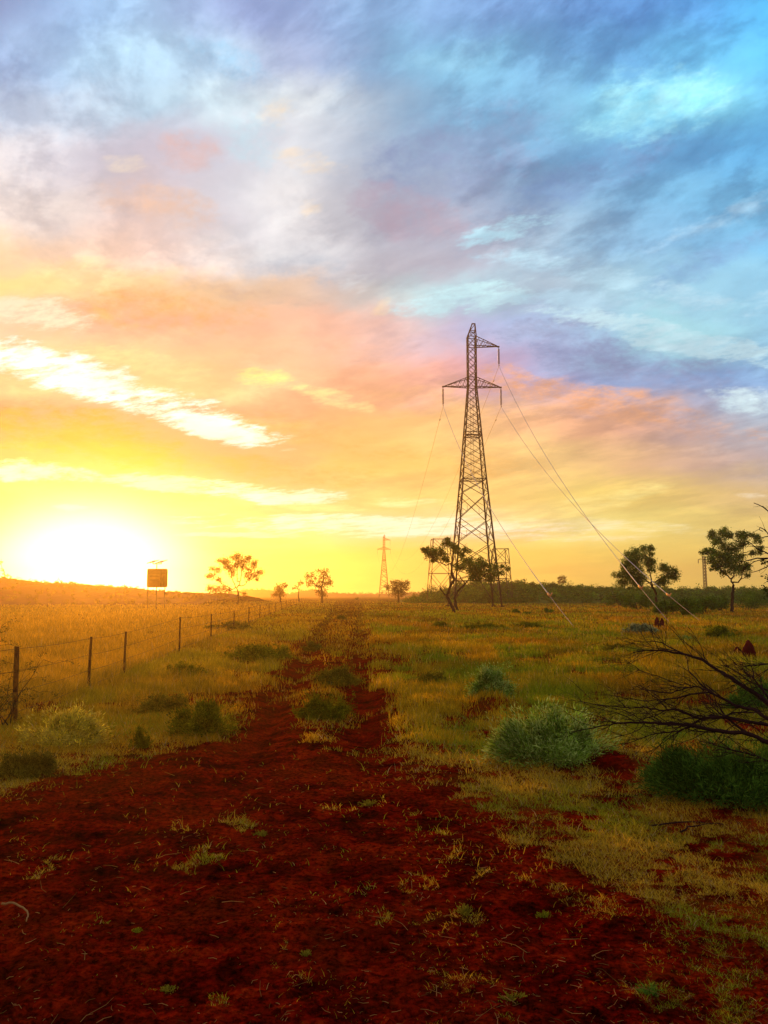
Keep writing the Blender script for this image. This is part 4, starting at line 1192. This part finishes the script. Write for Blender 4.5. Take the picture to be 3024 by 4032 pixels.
# thin sticks lying on the grass
for lab, pts in (('long curved dark stick lying on the grass at the lower right', [(2560, 3262), (2660, 3246), (2760, 3246), (2850, 3252)]), ('short forked stick lying in front of the long curved stick', [(2680, 3280), (2730, 3262), (2790, 3254)]),
                 ('pale bent root lying on the bare earth at the lower left', [(5, 3578), (50, 3576), (90, 3590), (110, 3615), (103, 3640)])):
    P_ = [];
    for p_ in pts:
        x, y = gpt(*p_); P_.append((x, y, gz(x, y) + .025))
    r_ = empty('stick', P_[0]); tag(r_, lab, 'stick')
    b = MB(); Pw = wob(P_, .03, rl, 3); b.tube(Pw, np.linspace(.007, .003, len(Pw)), 6); b.build('wood', m_dead if 'dark' in lab or 'forked' in lab else mat('pale_wood', solid((.30, .14, .04), .9)), r_, smooth=True)

root = empty('bare_tree', (*gpt(3420, 2900), 0)); tag(root, 'bare twigs of a near tree poking in from the right edge against the sky', 'tree')
gx_, gy_ = gpt(3420, 2900)
b, tw = MB(), MB(); D0 = 9.5
b.tube(wob([(gx_, gy_, -.1), P3(3440, 2500, D0), P3(3400, 2200, D0), P3(3420, 1900, D0)], .03, rl), np.linspace(.09, .04, 13), 8)
for pts, r0 in (([(3420, 2330), (3250, 2190), (3140, 2100), (3024, 2112), (2988, 2120)], .014), ([(3250, 2190), (3100, 2205), (3020, 2198), (2960, 2203), (2900, 2215)], .016), ([(3100, 2205), (3024, 2180), (2985, 2162), (2940, 2130)], .010),
                ([(3400, 2100), (3200, 2050), (3060, 2040), (3024, 2012), (2995, 1992), (2968, 1980)], .009), ([(3200, 2200), (3060, 2220), (3010, 2236), (2955, 2255)], .007), ([(3140, 2150), (3040, 2125), (3010, 2085), (2992, 2077), (2990, 2086), (3004, 2092)], .006),
                ([(3020, 2200), (2975, 2210), (2945, 2225), (2925, 2240)], .006), ([(3024, 2155), (2990, 2152), (2960, 2150)], .004)):
    W_ = [P3(p_[0], p_[1], D0) for p_ in pts]; P_ = wob(W_, .03, rl, 3); b.tube(P_, np.linspace(r0, .004, len(P_)), 6)
    for q in range(3):
        i_ = rl.integers(3, len(P_)); d = P_[i_] - P_[i_ - 1]; twig(P_[i_], d + rl.normal(size=3) * .05, rl.uniform(.08, .25), .003, 0, tw, rl)
b.build('trunk', m_dead, root, smooth=True); tw.build('twigs', m_dead, root)
lv = MB()
for p_ in ((3014, 2310), (3020, 2330), (3018, 2215), (3030, 2270), (3060, 2240)):
    V, F, C = leaf_cloud(P3(*p_, D0), (.06, .06, .06), 60, .03, rl, 4, .6, (.06, .07, .012)); lv.add(V, F, C)
lv.build('foliage', m_shrub, root)

# ------------------------------------------------------------------ grass, litter and clods (uncountable)
def blades(name, label, x, y, h, w, lean, tint, rl, flat=0.0, z0=None):
    n = len(x); z = ground_z(x, y) if z0 is None else z0
    a = rl.uniform(0, 2 * math.pi, n)
    ld = np.stack([np.cos(a), np.sin(a)], 1) * (h * lean)[:, None]
    base = np.stack([x, y, z - .01], 1)
    sd = rl.uniform(-.5, .5, n); side_ = np.stack([np.cos(sd), np.sin(sd), np.zeros(n)], 1) * (w / 2)[:, None]
    up = np.sqrt(np.clip(1 - lean ** 2, .02, 1))
    mid = base + np.concatenate([ld * .35, (h * up * .6)[:, None]], 1)
    tip = base + np.concatenate([ld, (h * up)[:, None]], 1)
    V = np.stack([base - side_, base + side_, mid + side_ * .8, mid - side_ * .8, tip], 1).reshape(-1, 3)
    k = np.arange(n)[:, None] * 5
    C = np.repeat(tint, 5, 0)
    b = MB(); b.add(V, k + np.array([0, 1, 2, 3]), C); b.F.append(k + np.array([3, 2, 4]))
    o = b.build(name, m_grass); tag(o, label, 'grass', kind='stuff'); return o

def sample(n, dmin, dmax, rl, p=1.0, smax=.56):
    """points spread so that their number per square metre falls with distance"""
    # screen-uniform in 1/y
    u = rl.uniform(0, 1, n)
    iy = (1 / dmin) ** p + ((1 / dmax) ** p - (1 / dmin) ** p) * u
    y = 1 / iy ** (1 / p); s = rl.uniform(-smax, smax, n)
    return s * y, y

rl = np.random.default_rng(77)
# tall dry grass of the plain
x, y = sample(620000, 9.5, 260, rl, .85)
cover = 1 - bare(x, y)
clump = fbm(x * 1.4, y * 1.4, 4, 55, .6)
clump2 = fbm(x * .22, y * .22, 3, 58)
keep = rl.uniform(0, 1, len(x)) < np.clip(cover * 1.05 - .05, 0, 1) * np.clip((clump - .33) * 4.2, .05, 1)
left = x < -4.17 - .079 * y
ej = (fbm(x * .8, y * .5, 3, 61) - .5) * 2.4
ctrack = (x > rut_x(y, 0) - .6 + ej) & (x < rut_x(y, 1) + .5 + ej)
keep &= ~(ctrack & (rl.uniform(0, 1, len(x)) < .30))
x, y, clump, clump2, left, ctrack = [v[keep] for v in (x, y, clump, clump2, left, ctrack)]
n = len(x)
h = rl.uniform(.06, .26, n) * (.6 + clump) * np.where(left, 1.6, 1.0) * np.where(ctrack, .6, 1)
h *= .85 * (.75 + .5 * clump2) * (.35 + .65 * smooth(9.5, 17, y))
w = np.clip(y * .00055, .003, .2) * rl.uniform(.7, 1.5, n)
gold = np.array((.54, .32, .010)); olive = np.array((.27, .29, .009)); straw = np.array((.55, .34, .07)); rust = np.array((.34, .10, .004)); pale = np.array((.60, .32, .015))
m1 = smooth(.42, .60, fbm(x * .25 + 3, y * .12, 4, 91))[:, None]
m1 = np.maximum(m1 * .8, np.where((x < -1)[:, None], smooth(.46, .56, fbm(x * .9, y * .5, 4, 93))[:, None], smooth(.5, .58, fbm(x * .8, y * .35, 4, 94))[:, None]))
tint = gold * (1 - m1) + olive * m1
rs = smooth(.45, .65, fbm(x * .35 - 8, y * .2, 3, 97))[:, None]
tint = tint * (1 - .5 * rs) + rust * .5 * rs
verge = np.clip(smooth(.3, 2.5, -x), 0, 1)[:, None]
tint = tint * (1 - .45 * verge) + np.array((.66, .36, .014)) * .45 * verge  # golden haze of the left verge tinted into the blade colour
tint = np.where(left[:, None], pale, tint)  # brighter straw beyond the fence, sun glow put into its colour
tint = np.where(ctrack[:, None], tint * .72 + rust * .28, tint)
pk = rl.uniform(0, 1, n)[:, None]
tint = np.where(pk < .05, straw, tint) * rl.uniform(.55, 1.35, n)[:, None]
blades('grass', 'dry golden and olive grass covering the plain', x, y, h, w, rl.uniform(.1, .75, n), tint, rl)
print('grass', n)

# low matted grass at the near right and around the bare earth
x, y = sample(1150000, 3.0, 12.5, rl, 1.6, .60)
soft = sum(bare(x + a_, y + b_) for a_, b_ in ((.7, 0), (-.7, 0), (0, .9), (0, -.9), (.4, .5), (-.4, -.5))) / 6
cover = np.clip(1.0 * (1 - bare(x, y)) + (.30 * (1 - soft) ** 1.5 + .02) * smooth(.52, .62, fbm(x * 5, y * 5, 3, 157)), 0, 1)
clump = fbm(x * 3.2, y * 3.2, 4, 155, .6)
right = x > .5
keep = rl.uniform(0, 1, len(x)) < cover * np.clip((clump - .27) * 5.0, .05, 1)
x, y, clump = x[keep], y[keep], clump[keep]
n = len(x)
h = rl.uniform(.015, .060, n) * (.6 + clump) * (.4 + .6 * smooth(3.5, 8, y)) * (1 + .8 * smooth(7, 12, y))
w = rl.uniform(.0016, .0046, n) * (y / 6); h *= np.where(rl.uniform(0, 1, n) < .12, 2.0, 1.0)
m1 = smooth(.40, .62, fbm(x * 1.1 + 3, y * .9, 4, 191))[:, None]
tint = np.array((.58, .37, .024)) * (1 - m1) + np.array((.28, .30, .012)) * m1
tint = np.where(rl.uniform(0, 1, n)[:, None] < .06, np.array((.50, .34, .12)), tint) * rl.uniform(.5, 1.4, n)[:, None]
blades('matted_grass', 'low matted straw and green grass creeping over the red earth', x, y, h, w, rl.uniform(.5, .98, n), tint, rl)
print('mat', n)

# straw and twig litter
rl = np.random.default_rng(78)
x, y = sample(4200, 3.0, 13, rl, 1.3, .6)
keep = rl.uniform(0, 1, len(x)) < .15 + .85 * smooth(.48, .70, fbm(x * 1.2, y * 1.2, 3, 71)); x, y = x[keep], y[keep]
b = MB()
for xx, yy in zip(x, y):
    a = rl.uniform(0, math.pi); l = .018 * math.exp(rl.normal() * .75 + .5); g = gz(xx, yy) + .008
    d = np.array((math.cos(a), math.sin(a) * .8, rl.uniform(-.05, .25))) * l
    p0 = np.array((xx, yy, g)); mid = p0 + d * .5 + rl.normal(size=3) * l * .12; mid[2] = max(mid[2], g)
    b.tube([p0, mid, p0 + d], [.0017, .0015, .0008], 4, np.array((.42, .20, .06)) * rl.uniform(.25, 1.3))
o = b.build('straw_litter', m_grass); tag(o, 'broken straw and twigs scattered on the bare red earth', 'litter', kind='stuff')
# clods of earth
x, y = sample(9000, 3.0, 16, rl, 1.4, .6)
keep = bare(x, y) > .5; x, y = x[keep], y[keep]
z = ground_z(x, y); n = len(x)
r = rl.uniform(.004, .022, n) * (1 + (rl.uniform(0, 1, n) < .04) * 1.2)
oct_ = np.array([(1, 0, 0), (0, 1, 0), (-1, 0, 0), (0, -1, 0), (0, 0, 1), (0, 0, -1)], float)
V = oct_[None] * r[:, None, None] * rl.uniform(.6, 1.3, (n, 6, 1)); V[..., 2] *= .6
V += np.stack([x, y, z + r * .1], 1)[:, None]
F6 = np.array([[0, 1, 4], [1, 2, 4], [2, 3, 4], [3, 0, 4], [1, 0, 5], [2, 1, 5], [3, 2, 5], [0, 3, 5]])
b = MB(); b.add(V.reshape(-1, 3), (np.arange(n)[:, None, None] * 6 + F6[None]).reshape(-1, 3), np.zeros(3))
o = b.build('earth_clods', m_soil); tag(o, 'small red clods and pebbles on the bare earth', 'clods', kind='stuff')

# ------------------------------------------------------------------ haze
hz = MB()
a_, b_ = (-1400, -1300, -2.6), (1400, 1400, 45.5)
V = [(x, y, z) for z in (a_[2], b_[2]) for x, y in ((a_[0], a_[1]), (b_[0], a_[1]), (b_[0], b_[1]), (a_[0], b_[1]))]
hz.add(V, [[3, 2, 1, 0], [4, 5, 6, 7], [0, 1, 5, 4], [1, 2, 6, 5], [2, 3, 7, 6], [3, 0, 4, 7]])
def haze_b(t, out):
    v = t.nodes.new('ShaderNodeVolumePrincipled')
    v.inputs['Color'].default_value = (.92, .64, .36, 1)
    v.inputs['Density'].default_value = .0006
    v.inputs['Anisotropy'].default_value = .81
    t.links.new(v.outputs[0], out.inputs['Volume'])
o = hz.build('haze', mat('dusty_air', haze_b)); tag(o, 'thin dusty evening haze glowing towards the low sun', 'haze', kind='stuff')
